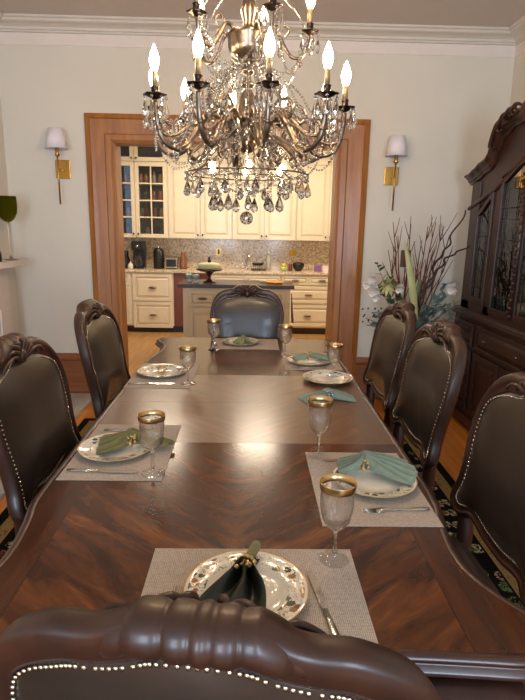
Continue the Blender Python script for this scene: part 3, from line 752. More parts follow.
def beads(path, r=.0055, step=.0125):
    b = MB(); P = [Vector(p) for p in path]; acc = 0
    for a, c in zip(P, P[1:]):
        L = (c - a).length; t = acc
        while t < L: b.ball(tuple(a + (c - a) * (t / L)), r, 6, 4, smooth=False); t += step
        acc = t - L
    return b
def cup_mb(r, z, h=.014, lob=6):
    return MB().lathe([(.006, z - .012), (.014, z - .008), (r * .7, z), (r, z + h * .25), (r * 1.02, z + h * .5), (r * .9, z + h * .45), (r * .4, z + h * .5), (.014, z + h), (.014, z + .03), (.017, z + .034), (.010, z + .036)], 24, mod=lambda a, zz, k: 1 + (.10 * cos(lob * a) if 2 <= k <= 5 else 0))
def bulb_mb(z, h=.092, r=.0195):
    return MB().lathe([(.007, z), (.011, z + h * .05), (.0155, z + h * .2), (r, z + h * .38), (r * .86, z + h * .56), (r * .52, z + h * .76), (r * .2, z + h * .92), (.001, z + h)], 12)
def arm(tier):
    # local frame: arm root at the column, pointing along -Y
    e = bpy.data.objects.new('arm', None)
    b = MB()
    if tier == 0:
        RR, zc = .402, 2.036
        P = cr([(0, -r, z - 1.56) for r, z in ((.05, 1.93), (.09, 1.985), (.14, 2.015), (.19, 1.99), (.235, 1.925), (.275, 1.872), (.33, 1.855), (.375, 1.885), (.395, 1.945), (RR, 2.02))], 6)
        b.tube(P, [.013] * 20 + [.012] * 15 + [.010] * (len(P) - 35), 8)
        b.tube(cr([(0, -r, z - 1.56) for r, z in ((.12, 2.01), (.17, 2.05), (.22, 2.045), (.245, 2.01), (.225, 1.98), (.205, 1.995), (.21, 2.01))], 5), .0065, 6)
        b.tube(cr([(0, -r, z - 1.56) for r, z in ((.20, 1.96), (.26, 1.945), (.31, 1.91), (.36, 1.90), (.385, 1.925), (.365, 1.95), (.345, 1.94))], 5), .006, 6)
        b.tube(cr([(0, -r, z - 1.56) for r, z in ((.08, 1.95), (.13, 1.925), (.18, 1.90), (.235, 1.865), (.255, 1.835), (.235, 1.82), (.22, 1.835))], 5), .006, 6)
        for q, rr_ in ((6, .017), (22, .016), (34, .015), (46, .013)): b.ball(tuple(P[q]), rr_, 8, 6)
    else:
        RR, zc = .25, 2.335
        P = cr([(0, -r, z - 1.56) for r, z in ((.06, 2.30), (.09, 2.335), (.12, 2.33), (.145, 2.285), (.175, 2.245), (.21, 2.24), (.238, 2.27), (RR, 2.33))], 6)
        b.tube(P, .0075, 8)
        b.tube(cr([(0, -r, z - 1.56) for r, z in ((.11, 2.33), (.14, 2.36), (.165, 2.34), (.15, 2.315))], 5), .0045, 6)
    me = mesh_obj('arm', b, M['bronze']); me.parent = ch
    c = MB(); rc = .042 if tier == 0 else .036
    part('drip_cup', cup_mb(rc, zc - 1.56).move(Matrix.Translation((0, -RR, 0))), M['bronze_d'], me)
    part('candle_tube', MB().lathe([(.0105, zc + .034 - 1.56), (.0105, zc + .088 - 1.56), (.0085, zc + .09 - 1.56)], 12, (0, -RR, 0)), M['candle'], me)
    part('bulb', bulb_mb(zc + .089 - 1.56).move(Matrix.Translation((0, -RR, 0))), M['bulb'], me)
    n = 7 if tier == 0 else 5
    for k in range(n):
        a = 2 * pi * (k + .5) / n; pend(me, (rc * sin(a), -RR + rc * cos(a), zc - .014 - 1.56), False, 1.0 if tier == 0 else .95)
    # bead string from the cup back to the column
    if tier == 0:
        b = beads(cr([(0, -r, z - 1.56) for r, z in ((.395, 2.0), (.36, 1.955), (.33, 1.955), (.28, 2.0), (.22, 2.09), (.16, 2.14), (.06, 2.19))], 6), .006, .0135)
        part('bead_string', b, M['crystal'], me)
        b = MB().join(beads(cr([(0, -r, z - 1.56) for r, z in ((.395, 1.98), (.37, 1.86), (.325, 1.80), (.29, 1.80), (.255, 1.81))], 6), .005, .012))
    else:
        b = beads(cr([(0, -r, z - 1.56) for r, z in ((.245, 2.30), (.20, 2.215), (.14, 2.18), (.08, 2.21), (.05, 2.24))], 6), .006, .0135)
        part('bead_string', b, M['crystal'], me)
        b = MB().join(beads(cr([(0, -r, z - 1.56) for r, z in ((.24, 2.34), (.18, 2.42), (.10, 2.50), (.04, 2.54))], 6), .005, .012))
    part('bead_string', b, M['crystal'], me)
    bpy.data.objects.remove(e)
    return me
A0 = arm(0); A0.rotation_euler = (0, 0, R(-25))
for k in range(1, 10): dup(A0, None, R(-25 + 36 * k), parent=ch)
A1 = arm(1); A1.rotation_euler = (0, 0, R(21))
for k in range(1, 5): dup(A1, None, R(21 + 72 * k), parent=ch)
# swags between neighbouring lower cups (one mesh: strings of beads)
b = MB()
for k in range(10):
    a0, a1 = R(-25 + 36 * k), R(11 + 36 * k)
    pts = []
    for i in range(13):
        t = i / 12; a = a0 + (a1 - a0) * t; pts.append(rt(a, .40 - .02 * sin(pi * t), 2.015 - .16 * sin(pi * t) - .0))
    part('bead_swag', beads(pts, .005, .012), M['crystal'], ch)
for k in range(5):
    a0, a1 = R(21 + 72 * k), R(93 + 72 * k)
    part('bead_swag', beads([rt(a0 + (a1 - a0) * i / 14, .245 - .05 * sin(pi * i / 14), 2.32 - .17 * sin(pi * i / 14)) for i in range(15)], .0055, .0125), M['crystal'], ch)
# bottom ring with bulbs and rows of drops
rb = MB(); RZ = 1.775
rb.tube([rt(2 * pi * k / 48, .262, RZ) for k in range(49)], .0032, 6)
rb.tube([rt(2 * pi * k / 40, .15, 1.765) for k in range(41)], .003, 6)
for k in range(6):
    a = 2 * pi * k / 6 + .2; rb.tube([rt(a, .045, 1.90), rt(a, .15, 1.845), rt(a, .262, RZ)], .0026, 6)
    rb.tube([rt(a, .15, 1.845), rt(a, .15, 1.765)], .0026, 6)
ring = part('lower_ring', rb, M['bronze'], ch)
for k in range(6):
    a = 2 * pi * k / 6 + .05; p = rt(a, .17, 1.80)
    q = part('small_bulb', MB().ball(p, .0135, 10, 8, (1, 1, 1.15)), M['bulb2'], ring)
for k in range(14):
    a = 2 * pi * (k + .3) / 14; pend(ring, rt(a, .262, RZ - .030), True, 1.0)
for k in range(11):
    a = 2 * pi * (k + .1) / 11; r_ = .15; pend(ring, rt(a, r_, 1.69), True, 1.08)
b = MB()
for k in range(11):
    a = 2 * pi * (k + .1) / 11; part('bead_string', beads([rt(a, .15, 1.775), rt(a, .15, 1.715)], .005, .012), M['crystal'], ring)
for k in range(14):
    a = 2 * pi * (k + .3) / 14; a2 = 2 * pi * (k + 1.3) / 14
    part('bead_string', beads([rt(a + (a2 - a) * i / 8, .262, RZ - .005 - .02 * sin(pi * i / 8)) for i in range(9)], .005, .012), M['crystal'], ring)
for k in range(14):
    a = 2 * pi * (k) / 14; part('bead_string', beads(cr([rt(a, .262, RZ), rt(a, .20, 1.83), rt(a, .12, 1.90), rt(a, .07, 1.955)], 5), .0055, .013), M['crystal'], ring)
for k in range(8):
    a = 2 * pi * (k + .5) / 8; part('bead_string', beads(cr([rt(a, .15, 1.775), rt(a, .09, 1.72), rt(a, .02, 1.695)], 5), .005, .012), M['crystal'], ring)
part('bead_string', beads([rt(0, 0, 1.86), rt(0, 0, 1.625)], .0045, .011), M['crystal'], ring)
b = MB(); rq = random.Random(5)
def put(r_, z_, a, L, w_):
    b.join(drop_mb(L, w_).move(Matrix.Translation(rt(a, r_, z_))))
for k in range(60):
    put(rq.uniform(.06, .38), rq.uniform(1.86, 2.02), rq.uniform(0, 2 * pi), rq.uniform(.05, .075), rq.uniform(.010, .015))
for k in range(26):
    put(rq.uniform(.05, .22), rq.uniform(2.12, 2.30), rq.uniform(0, 2 * pi), rq.uniform(.05, .07), rq.uniform(.010, .013))
for k in range(14):
    put(rq.uniform(.20, .26), 1.745, rq.uniform(0, 2 * pi), rq.uniform(.05, .06), .011)
for k in range(16):
    a = 2 * pi * k / 16; b.join(beads(cr([rt(a, .05, 2.22), rt(a, .12, 2.12), rt(a, .20, 2.05), rt(a, .27, 1.97)], 5), .0065, .0145))
q = part('inner_crystal_drops', b, M['crystal'], ch); q['kind'] = 'stuff'
part('crystal_ball', MB().ball(rt(0, 0, 1.594), .029, 12, 8, smooth=False), M['crystal'], ring)
for o in (drop_me, big_me): bpy.data.objects.remove(o)

# ------------------------------------------------------------------ wall sconces
def sconce(x, lab):
    t = thing('wall_sconce', lab, 'wall lamp', (x, YF, 1.70), 0, 'wall sconces beside the doorway')
    y = -.13
    b = MB(); rows = [[(r * cos(2 * pi * i / 32), y + r * sin(2 * pi * i / 32), z) for i in range(32)] for r, z in ((.090, .458), (.059, .616), (.057, .616), (.088, .458))]
    b.grid(rows, closed_u=True, closed_v=True); part('lamp_shade', b, M['shade'], t)
    part('backplate', MB().box(-.062, .062, -.018, 0, .235, .385), M['brass'], t, .004)
    b = MB().tube([(0, -.01, .30), (0, y, .30)], .008, 8).tube([(0, y, .03), (0, y, .46)], .0075, 8).ball((0, y, .025), .010, 8, 6).lathe([(.012, .40), (.022, .405), (.014, .43), (.016, .47), (.012, .50)], 12, (0, y, 0)).tube([(0, y, .45), (0, y, .58)], .004, 6)
    b.tube([(-.06, y, .575), (.06, y, .575)], .002, 6)
    part('stem', b, M['brass'], t)
sconce(-1.618, 'brass wall lamp with white tapered shade left of the doorway')
sconce(1.195, 'brass wall lamp with white tapered shade right of the doorway')

# switch plate right of the doorway
t = thing('switch_plate', 'brown switch plate with pale toggle on the wall behind the flowers', 'light switch', (1.375, YF, 1.235))
part('plate', MB().box(-.045, .045, -.008, 0, 0, .15), M['brown_switch'], t, .002); part('toggle', MB().box(-.008, .008, -.02, -.008, .055, .095), M['white'], t)

# ------------------------------------------------------------------ mantel on the left wall
mt = thing('fireplace_mantel', 'white painted fireplace mantel with overhanging shelf on the left wall', 'mantel', (XL, 3.7, 0))
b = MB().box(XL + .001, XL + .10, 2.75, 3.02, .032, 1.20).box(XL + .001, XL + .10, 4.20, 4.44, .032, 1.20).box(XL + .001, XL + .10, 3.02, 4.20, .92, 1.20).box(XL + .10, XL + .115, 2.78, 2.99, .15, .88).box(XL + .10, XL + .115, 4.23, 4.41, .15, .88)
part('surround', b, M['white'], mt, .004, world=True)
part('shelf', MB().box(XL + .001, XL + .225, 2.62, 4.56, 1.215, 1.262).box(XL + .001, XL + .15, 2.68, 4.50, 1.20, 1.215), M['white'], mt, .004, world=True)
part('firebox', MB().box(XL + .001, XL + .02, 3.03, 4.19, .032, .91), M['black'], mt, world=True)
solo('hearth_slab', MB().box(XL + .001, -1.42, 2.62, 4.76, .0005, .03), M['hearth'], 'pale stone hearth slab on the floor before the left wall', 'hearth', bevel=.003)
t = thing('green_goblet', 'oversized olive green goblet with clear stem on the mantel shelf', 'glass', (-1.955, 4.42, 1.262))
rows = [(.0, .30), (.02, .302), (.05, .325), (.072, .37), (.078, .42), (.076, .50), (.073, .50), (.075, .42), (.069, .37), (.048, .33), (.018, .308), (0, .306)]
part('bowl', MB().lathe(rows, 32, cap=False), M['greenglass'], t)
part('stem', MB().lathe([(.0, 0), (.055, 0), (.055, .004), (.01, .012), (.006, .05), (.006, .25), (.010, .299), (0, .2995)], 24, cap=False), M['glass'], t)
solo('candle_jar', MB().lathe([(0, 0), (.028, 0), (.03, .005), (.03, .06), (.026, .065), (.026, .08), (0, .08)], 20), M['black'], 'small dark jar with a white band at the foot of the green goblet', 'jar', loc=(-1.96, 4.20, 1.2625))
solo('votive_holder', MB().lathe([(0, 0), (.02, 0), (.022, .01), (.01, .03), (.008, .11), (.026, .13), (.034, .15), (.026, .175), (0, .18)], 20), M['pot'], 'brown knobbed ornament at the left end of the mantel view', 'ornament', loc=(-2.02, 4.12, 1.2625))

# ------------------------------------------------------------------ china cabinet on the right wall (local u = world Y, front faces -X)
CF, CYC = 1.765, 3.53
cc = thing('china_cabinet', 'tall carved mahogany china cabinet with glass doors on the right', 'cabinet', (CF, CYC, 0))
def top_line(u):
    u = abs(u); P = [(0, 2.30), (.10, 2.295), (.26, 2.285), (.40, 2.235), (.50, 2.15), (.56, 2.06), (.60, 2.035), (.68, 2.02), (.78, 1.985), (.88, 1.955), (.95, 1.95), (1.0, 1.965)]
    for (a, za), (c, zc) in zip(P, P[1:]):
        if u <= c: k = (u - a) / (c - a); k = k * k * (3 - 2 * k) if True else k; return za + (zc - za) * k
    return P[-1][1]
def arch(u, lo, hi, kind):
    # underside of the door heads
    if kind == 'side': k = (u - lo) / (hi - lo); k = k * k * (3 - 2 * k); return 1.84 - .13 * k
    k = min(1, max(0, (abs(u) - .05) / .32)); k = k * k * (3 - 2 * k); return 2.04 - .115 * k
X0 = .0
def fpanel(mb, us, zlo, zhi, x0, x1):
    # face strip between two curves, thickness x0..x1
    rows = [[(x0, u, zlo(u)), (x0, u, zhi(u)), (x1, u, zhi(u)), (x1, u, zlo(u))] for u in us]
    mb.grid(rows, closed_u=True, smooth=False, cap=True)
lin = lambda a, c, n: [a + (c - a) * i / n for i in range(n + 1)]
UB = 1.00
b = MB()
b.box(.02, .42, -.88, -.855, .93, 1.93).box(.02, .42, .855, .88, .93, 1.93)      # sides
b.box(.395, .42, -.88, .88, .93, 1.95)                                             # back
for sg in (1, -1):
    b.box(0, .05, sg * .90 if sg < 0 else .745, -.745 if sg < 0 else .90, .93, 1.94)   # corner posts
    b.box(0, .05, min(sg * .365, sg * .47), max(sg * .365, sg * .47), .93, 1.93)
    b.box(0, .05, min(sg * .365, sg * .9), max(sg * .365, sg * .9), .93, 1.01)
b.box(.0, .05, -.4, .4, .93, .97)
fpanel(b, lin(-.90, .90, 60), lambda u: (1.71 + (.90 - abs(u)) / .45 * .12 if abs(u) > .45 else 1.93 + (.45 - abs(u)) * .3) + .0, lambda u: top_line(u) - .02, .012, .05)
b.box(.05, .40, -.88, .88, 1.90, 1.93)
part('upper_case', b, M['walnut_d'], cc, .003)
# cornice swept along the top line
b = MB(); us = lin(-.95, .95, 90)
cp = [(.06, -.03), (-.004, -.03), (-.010, -.014), (-.02, -.008), (-.024, .008), (-.040, .022), (-.056, .030), (-.058, .044), (.06, .044)]
b.grid([[(x, u, top_line(u) + z) for x, z in cp] for u in us], closed_u=True, smooth=False, cap=True)
part('cornice', b, M['walnut_d'], cc)
b = MB().box(.02, .42, .88, .94, 1.93, 1.975).box(.02, .42, -.94, -.88, 1.93, 1.975); part('cornice_return', b, M['walnut_d'], cc, .004)
b = MB()
b.grid([[(x, u, 1.73 + z + (0.12 * (1 - (abs(u) - .45) / .45) if abs(u) > .45 else .12 + (.45 - abs(u)) * .45)) for x, z in ((.03, 0), (-.012, 0), (-.018, .012), (-.012, .026), (.03, .026))] for u in lin(-.92, .92, 80)], closed_u=True, smooth=False, cap=True)
part('arched_moulding', b, M['walnut_d'], cc)
# carved shell and leaf scrolls on the cornice
b = MB()
for k in range(9):
    a = (k - 4) * .30; b.tube(cr([(-.04, 0, 2.25), (-.07, sin(a) * .06, 2.25 + cos(a) * .07), (-.05, sin(a) * .10, 2.25 + cos(a) * .14)], 5), [.010, .011, .012, .013, .014, .015, .016, .016, .015, .012, .008], 8)
for sg in (1, -1):
    for k, (u0, u1, z_) in enumerate(((.08, .22, .10), (.15, .32, .085), (.24, .41, .06), (.33, .50, .03))):
        z0, z1 = top_line(u0) + z_ * .4, top_line(u1) + z_ * .55
        b.tube(cr([(-.05, sg * u0, z0), (-.07, sg * (u0 * .6 + u1 * .4), z0 + .03), (-.065, sg * u1, z1), (-.055, sg * (u1 - .02), z1 - .03), (-.05, sg * (u1 - .05), z1 - .02)], 5), [.010] * 6 + [.015] * 6 + [.011] * 5 + [.007] * 4, 8)
part('carved_shell', b, M['walnut_d'], cc)
# glazed doors
def glazed(u0, u1, kind):
    z0 = 1.01 if kind == 'side' else .97
    if kind == 'side':
        lo_, hi_ = min(abs(u0), abs(u1)), max(abs(u0), abs(u1)); top = lambda u: arch(abs(u), lo_, hi_, 'side')
    else: top = lambda u: arch(u, 0, 0, 'c')
    f = MB(); fw = .032; us = lin(u0, u1, 14)
    f.box(-.012, .006, u0, u0 + fw, z0, top(u0)); f.box(-.012, .006, u1 - fw, u1, z0, top(u1)); f.box(-.012, .006, u0 + fw, u1 - fw, z0, z0 + .045)
    fpanel(f, lin(u0 + fw, u1 - fw, 14), lambda u: top(u) - .04, top, -.012, .006)
    d = part('glass_door', f, M['walnut_d'], cc, .003)
    g = MB(); rows = [[(-.001, u, z0 + .045), (.004, u, top(u) - .04)] for u in lin(u0 + fw, u1 - fw, 14)]; g.grid(rows, smooth=False)
    rows = [[(.002, u, z0 + .045), (.007, u, top(u) - .04)] for u in lin(u0 + fw, u1 - fw, 14)]; g.grid(rows, smooth=False)
    part('pane', g, M['pane'], d)
    l = MB(); a, c = u0 + fw, u1 - fw; w_ = c - a
    for q in (.22, .78): l.tube([(-.003, a + w_ * q, z0 + .045), (-.003, a + w_ * q, top(a + w_ * q) - .04)], .0022, 6)
    for z_ in (1.13, 1.52, 1.70) if kind == 'side' else (1.10, 1.50, 1.64, 1.72): l.tube([(-.003, a, z_), (-.003, c, z_)], .0022, 6)
    part('leaded_lines', l, M['bronze_d'], d)
    return d
for sg in (1, -1):
    glazed(*sorted((sg * .47, sg * .745)), 'side')
    d = glazed(*sorted((sg * .005, sg * .365)), 'c')
b = MB(); b.tube([(-.015, 0, .98), (-.015, 0, 1.98)], .016, 8)
for k in range(34): b.ball((-.026, .010 * (1 if k % 2 else -1), 1.0 + k * .028), .013, 7, 5)
part('carved_astragal', b, M['walnut_d'], cc)
part('reflection_tint_back', MB().box(.385, .394, -.85, .85, .94, 1.90), plain('painted_glass_reflection', rgb(168, 168, 146), .16, .45), cc)  # pale green-grey back stands in for the wall reflected in the door glass
for z_ in (1.24, 1.55): part('glass_shelf', MB().box(.06, .38, -.85, .85, z_, z_ + .007), M['pane'], cc)
# lower case
b = MB(); b.box(-.03, .42, -.92, .92, .12, .90).box(-.05, .42, -.95, .95, .05, .12)
part('lower_case', b, M['walnut_d'], cc, .004)
b = MB().grid([[(x, s_ * uu, z) for s_, uu in ((-1, w_), (1, w_))] for x, z, w_ in ((.42, .90, .96), (-.06, .90, .96), (-.055, .915, .955), (-.035, .92, .935), (-.03, .935, .93), (.0, .945, .90), (.42, .945, .90))], smooth=False)
b = MB().prism([(.42, .90), (-.065, .90), (-.065, .915), (-.04, .92), (-.035, .935), (-.01, .945), (.42, .945)], 1, -.955, .955); part('waist_moulding', b.move(Matrix.Identity(4)), M['walnut_d'], cc, .002)
def raised(mb, x, u0, u1, z0, z1, t_=.02, fr=.04):
    mb.box(x - t_, x, u0, u0 + fr, z0, z1).box(x - t_, x, u1 - fr, u1, z0, z1).box(x - t_, x, u0 + fr, u1 - fr, z0, z0 + fr).box(x - t_, x, u0 + fr, u1 - fr, z1 - fr, z1)
    a, c, e, g = u0 + fr, u1 - fr, z0 + fr, z1 - fr; i = .03
    if c - a > .1 and g - e > .08:
        mb.grid([[(x - .004, a, e), (x - .004, c, e), (x - .004, c, g), (x - .004, a, g)], [(x - t_ * .9, a + i, e + i), (x - t_ * .9, c - i, e + i), (x - t_ * .9, c - i, g - i), (x - t_ * .9, a + i, g - i)]], closed_u=True, smooth=False, cap=True)
    else: mb.box(x - .008, x, a, c, e, g)
def knob(p, d, pos, m, n='knob'):
    part(n, MB().ball(pos, .012, 8, 6).tube([(pos[0] + .012, pos[1], pos[2]), (pos[0] + .024, pos[1], pos[2])], .004, 6), m, d)
for u0, u1 in ((.49, .84), (-.84, -.49), (-.44, .44)):
    f = MB(); raised(f, -.03, u0, u1, .68, .86, .018, .025); d = part('drawer', f, M['walnut_d'], cc, .002)
    for q in ((.5,) if u1 - u0 < .5 else (.22, .78)): knob(cc, d, (-.065, u0 + (u1 - u0) * q, .77), M['bronze'])
for u0, u1, kn in ((.49, .84, .53), (.01, .44, .06), (-.44, -.01, -.06), (-.84, -.49, -.53)):
    f = MB(); raised(f, -.03, u0, u1, .16, .65, .020, .055); d = part('door', f, M['walnut_d'], cc, .002)
    knob(cc, d, (-.065, kn, .46), M['bronze'])
# things inside the cabinet
def goblet_mb(): return MB().lathe([(0, 0), (.03, 0), (.03, .003), (.004, .01), (.004, .07), (.02, .085), (.032, .11), (.032, .15), (.0305, .15), (.030, .11), (.018, .088), (0, .078)], 20, cap=False)
gb = solo('cabinet_goblet', goblet_mb(), M['glass'], 'clear goblet in the china cabinet on the lower glass shelf, second from the middle', 'glass', 'goblets inside the china cabinet', loc=(CF + .2, CYC + .2, 1.2475))
for y_, z_ in ((.28, 1.2475), (.12, 1.2475), (.62, 1.2475), (.2, 1.5575), (.58, 1.5575), (.68, .9455), (.56, .9455)):
    sh_ = {1.2475: 'lower glass shelf', 1.5575: 'upper glass shelf', .9455: 'cabinet floor'}[z_]
    dup(gb, (CF + .2, CYC + y_, z_), label='clear goblet in the china cabinet on the %s, %s' % (sh_, {.28: 'third from the middle', .12: 'nearest the middle', .62: 'nearest the outer end', .2: 'nearer the middle', .58: 'nearer the outer end', .68: 'nearer the outer end', .56: 'nearer the middle'}[y_]))
solo('brass_bowl', MB().lathe([(0, 0), (.04, 0), (.045, .006), (.03, .015), (.07, .04), (.09, .08), (.087, .08), (.066, .043), (.02, .02), (0, .02)], 28), M['brass'], 'brass bowl on the upper glass shelf behind the cabinet door', 'bowl', loc=(CF + .2, CYC + .33, 1.5575))
solo('stacked_bowl', MB().lathe([(0, 0), (.05, 0), (.06, .02), (.10, .06), (.12, .10), (.117, .10), (.09, .06), (0, .02)], 28), M['petal'], 'white bowl on the floor of the china cabinet', 'bowl', loc=(CF + .2, CYC + .25, .9455))

# ------------------------------------------------------------------ floral arrangement in the corner
FX, FY = 1.32, 4.42
fa = thing('floor_vase_arrangement', 'tall arrangement of red twigs, curly willow, white flowers and eucalyptus in a floor vase', 'flower arrangement', (FX, FY, 0))
part('vase', MB().lathe([(0, 0), (.12, 0), (.13, .02), (.16, .15), (.165, .28), (.13, .42), (.09, .50), (.10, .55), (.09, .55), (.08, .50), (.0, .48)], 32), M['pot'], fa)
def proj_pt(px, py, y):
    # point of the vertical plane at world y seen at a given place, relative to the vase
    d = Fv + R2 * ((px - 262.5) / CAM_F) + U2 * ((350 - py) / CAM_F); t = y / d.y; return Vector((d.x * t - FX, y - FY, CAM_H + d.z * t))
rnd = random.Random(11)
def lim(p):
    p = Vector(p); p.y = min(p.y, YF - FY - .03); return p
def twig(tip, mat, r=.009, wob=.01, nm='twig', side=True):
    b = MB(); base = Vector((rnd.uniform(-.03, .03), rnd.uniform(-.03, .03), .5)); tip = lim(tip); n = 9; pts = []
    for i in range(n + 1):
        t = i / n; p = base.lerp(tip, t); p += Vector((rnd.uniform(-wob, wob), rnd.uniform(-wob, wob), 0)) * (1 - abs(2 * t - 1)); pts.append(lim(p))
    b.tube(pts, [r, .0026], 6)
    if side:
        for k in range(6):
            i = rnd.randint(4, n - 1); d = (tip - base).normalized() + Vector((rnd.uniform(-.5, .5), rnd.uniform(-.3, .3), rnd.uniform(0, .3))); L = rnd.uniform(.08, .2)
            q = pts[i]; b.tube([q, lim(q + d * L * .5), lim(q + d * L + Vector((0, 0, .02)))], [.004, .0018], 5)
    part(nm, b, mat, fa)
for px, py in ((393, 222), (398, 236), (405, 250), (411, 224), (422, 240), (428, 226), (436, 222), (444, 226), (450, 236), (452, 250), (388, 250), (433, 250)):
    twig(proj_pt(px, py, FY + rnd.uniform(-.1, .15)), M['twig'])
for pts in (((416, 300), (430, 285), (436, 262), (446, 250), (452, 236), (466, 210)), ((420, 300), (430, 280), (440, 268), (447, 258), (458, 252), (469, 246))):
    P = [proj_pt(x, y, FY - .08) for x, y in pts]; Q = cr([(0, 0, .5)] + [tuple(p) for p in P], 10); b = MB(); out = []
    for i, p in enumerate(Q):
        t = i / len(Q); a = i * .55; out.append(p + Vector((.014 * cos(a), .012 * sin(a), 0)) * (1 if t > .35 else .3))
    b.tube(out, [.011, .006], 7); part('curly_willow', b, M['twig_c'], fa)
def leaf(mb, base, d, L, W, up=Vector((0, 0, 1))):
    d = Vector(d).normalized(); s = d.cross(up)
    if s.length < .1: s = Vector((1, 0, 0))
    s.normalize(); nn = s.cross(d); rows = []
    for i in range(6):
        t = i / 5; w_ = W * sin(pi * min(1, t * .92 + .05)) ** .8; c = Vector(base) + d * L * t - nn * (-.15 * L * t * (1 - t)) - Vector((0, 0, .12 * L * t * t))
        rows.append([tuple(lim(c - s * w_)), tuple(lim(c + nn * W * .15)), tuple(lim(c + s * w_))])
    mb.grid(rows)
# long arching yellow-green blade
b = MB(); P = cr([tuple(proj_pt(x, y, FY - .12)) for x, y in ((416, 320), (413, 290), (409, 262), (405, 240))], 6); rows = []
for i, p in enumerate(P):
    t = i / (len(P) - 1); w_ = .035 * sin(pi * (t * .85 + .14)) ** .7 * (1 - t * .3); rows.append([tuple(p + Vector((-w_, .01, 0))), tuple(p + Vector((0, -.008, 0))), tuple(p + Vector((w_, .012, 0)))])
b.grid(rows); part('blade_leaf', b, M['leaf_y'], fa)
b = MB(); b.v = []; 
P = cr([tuple(proj_pt(x, y, FY - .1)) for x, y in ((414, 322), (416, 300), (421, 280))], 6); rows = [[tuple(p + Vector((-.018, .01, 0))), tuple(p), tuple(p + Vector((.018, .01, 0)))] for p in P]; b.grid(rows); part('blade_leaf', b, M['leaf_g'], fa)
# eucalyptus and foliage sprays
def spray(px, py, mat, n=16, L=.06, W=.018, nm='foliage', y=-.1, spread=1.0):
    tip = proj_pt(px, py, FY + y); base = Vector((0, 0, .52)); b = MB()
    Q = cr([tuple(base), tuple(base.lerp(tip, .5) + Vector((0, -.02, .06))), tuple(lim(tip))], 10); b.tube(Q, [.004, .0015], 5)
    for i in range(n):
        q = Q[int(len(Q) * (.35 + .62 * i / n))]; dd = Vector((rnd.uniform(-1, 1), rnd.uniform(-1, .3), rnd.uniform(-.3, .9))) * spread + (tip - base).normalized() * .6
        leaf(b, q, dd, L * rnd.uniform(.7, 1.2), W * rnd.uniform(.8, 1.2))
    part(nm, b, mat, fa)
for px, py in ((425, 305), (434, 312), (445, 306), (452, 318), (440, 322), (430, 326), (456, 305), (446, 296), (437, 300), (420, 318), (448, 282), (455, 330), (400, 330), (412, 335)): spray(px, py, M['leaf'], 18, .075, .020)
for px, py in ((376, 262), (378, 285), (384, 292), (395, 290), (372, 312), (368, 325), (378, 330), (386, 320), (400, 300), (392, 278)): spray(px, py, M['leaf_g'] if py < 310 else M['leaf'], 14, .065, .020)
def flower(px, py, s_=1.0):
    c = lim(proj_pt(px, py, FY - .16)); b = MB(); b.ball(tuple(c), .014 * s_, 8, 6)
    for k in range(12):
        a = k * 2.4; e = .25 + .09 * k; d = Vector((cos(a) * e, -1.1 + .03 * k, sin(a) * e)); leaf(b, c, d, .05 * s_, .022 * s_, Vector((.1, 0, 1)))
    part('white_flower', b, M['petal'], fa)
for px, py, s_ in ((371, 278, 1.2), (373, 290, 1.4), (376, 297, 1.0), (399, 288, 1.1), (451, 288, 1.3), (367, 284, 1.1)): flower(px, py, s_)
c = proj_pt(388, 284, FY - .17); b = MB()
for k in range(14): a = k * 2 * pi / 14; leaf(b, c, (cos(a), -.5, sin(a) * .7 - .1), .10, .014)
part('succulent_rosette', b, M['leaf_y'], fa)
b = MB()
for k in range(26):
    c = lim(proj_pt(rnd.uniform(362, 392), rnd.uniform(308, 326), FY - .1 + rnd.uniform(-.05, .05))); b.ball(tuple(c), .008, 7, 5)
for q in ((366, 318), (376, 312), (388, 316), (384, 322)): b.tube(cr([(0, 0, .52), tuple(proj_pt((q[0] + 420) / 2, q[1] + 14, FY - .1)), tuple(lim(proj_pt(q[0], q[1], FY - .1)))], 6), .0025, 5)
part('berry_sprig', b, M['berry'], fa)

# ------------------------------------------------------------------ kitchen: upper cabinets
UF = 8.156; UBK = KY - .001
def cab_door(x0, x1, z0, z1, y, parent, mat, glass=False, cols=2, rows_=4, name='door', fr=.055, th=.02):
    # built in world coordinates; front face towards -Y
    f = MB(); f.box(x0, x0 + fr, y - th, y, z0, z1).box(x1 - fr, x1, y - th, y, z0, z1).box(x0 + fr, x1 - fr, y - th, y, z0, z0 + fr).box(x0 + fr, x1 - fr, y - th, y, z1 - fr, z1)
    a, c, e, g = x0 + fr, x1 - fr, z0 + fr, z1 - fr
    if glass:
        for k in range(1, cols): xx = a + (c - a) * k / cols; f.box(xx - .010, xx + .010, y - th, y - .004, e, g)
        for k in range(1, rows_): zz = e + (g - e) * k / rows_; f.box(a, c, y - th + .001, y - .005, zz - .010, zz + .010)
    else:
        i = .035 if (g - e) > .12 else .018
        f.grid([[(a, y - .004, e), (c, y - .004, e), (c, y - .004, g), (a, y - .004, g)], [(a + i * .3, y - .006, e + i * .3), (c - i * .3, y - .006, e + i * .3), (c - i * .3, y - .006, g - i * .3), (a + i * .3, y - .006, g - i * .3)], [(a + i, y - .018, e + i), (c - i, y - .018, e + i), (c - i, y - .018, g - i), (a + i, y - .018, g - i)]], closed_u=True, smooth=False, cap=True)
    d = part(name, f, mat, parent, .003, world=True)
    if glass: part('pane', MB().box(a, c, y - .010, y - .007, e, g), M['pane'], d, world=True)
    return d
def kknob(d, x, y, z): part('knob', MB().ball((x, y - .022, z), .014, 8, 6).tube([(x, y, z), (x, y - .02, z)], .005, 6), M['bronze_d'], d, world=True)
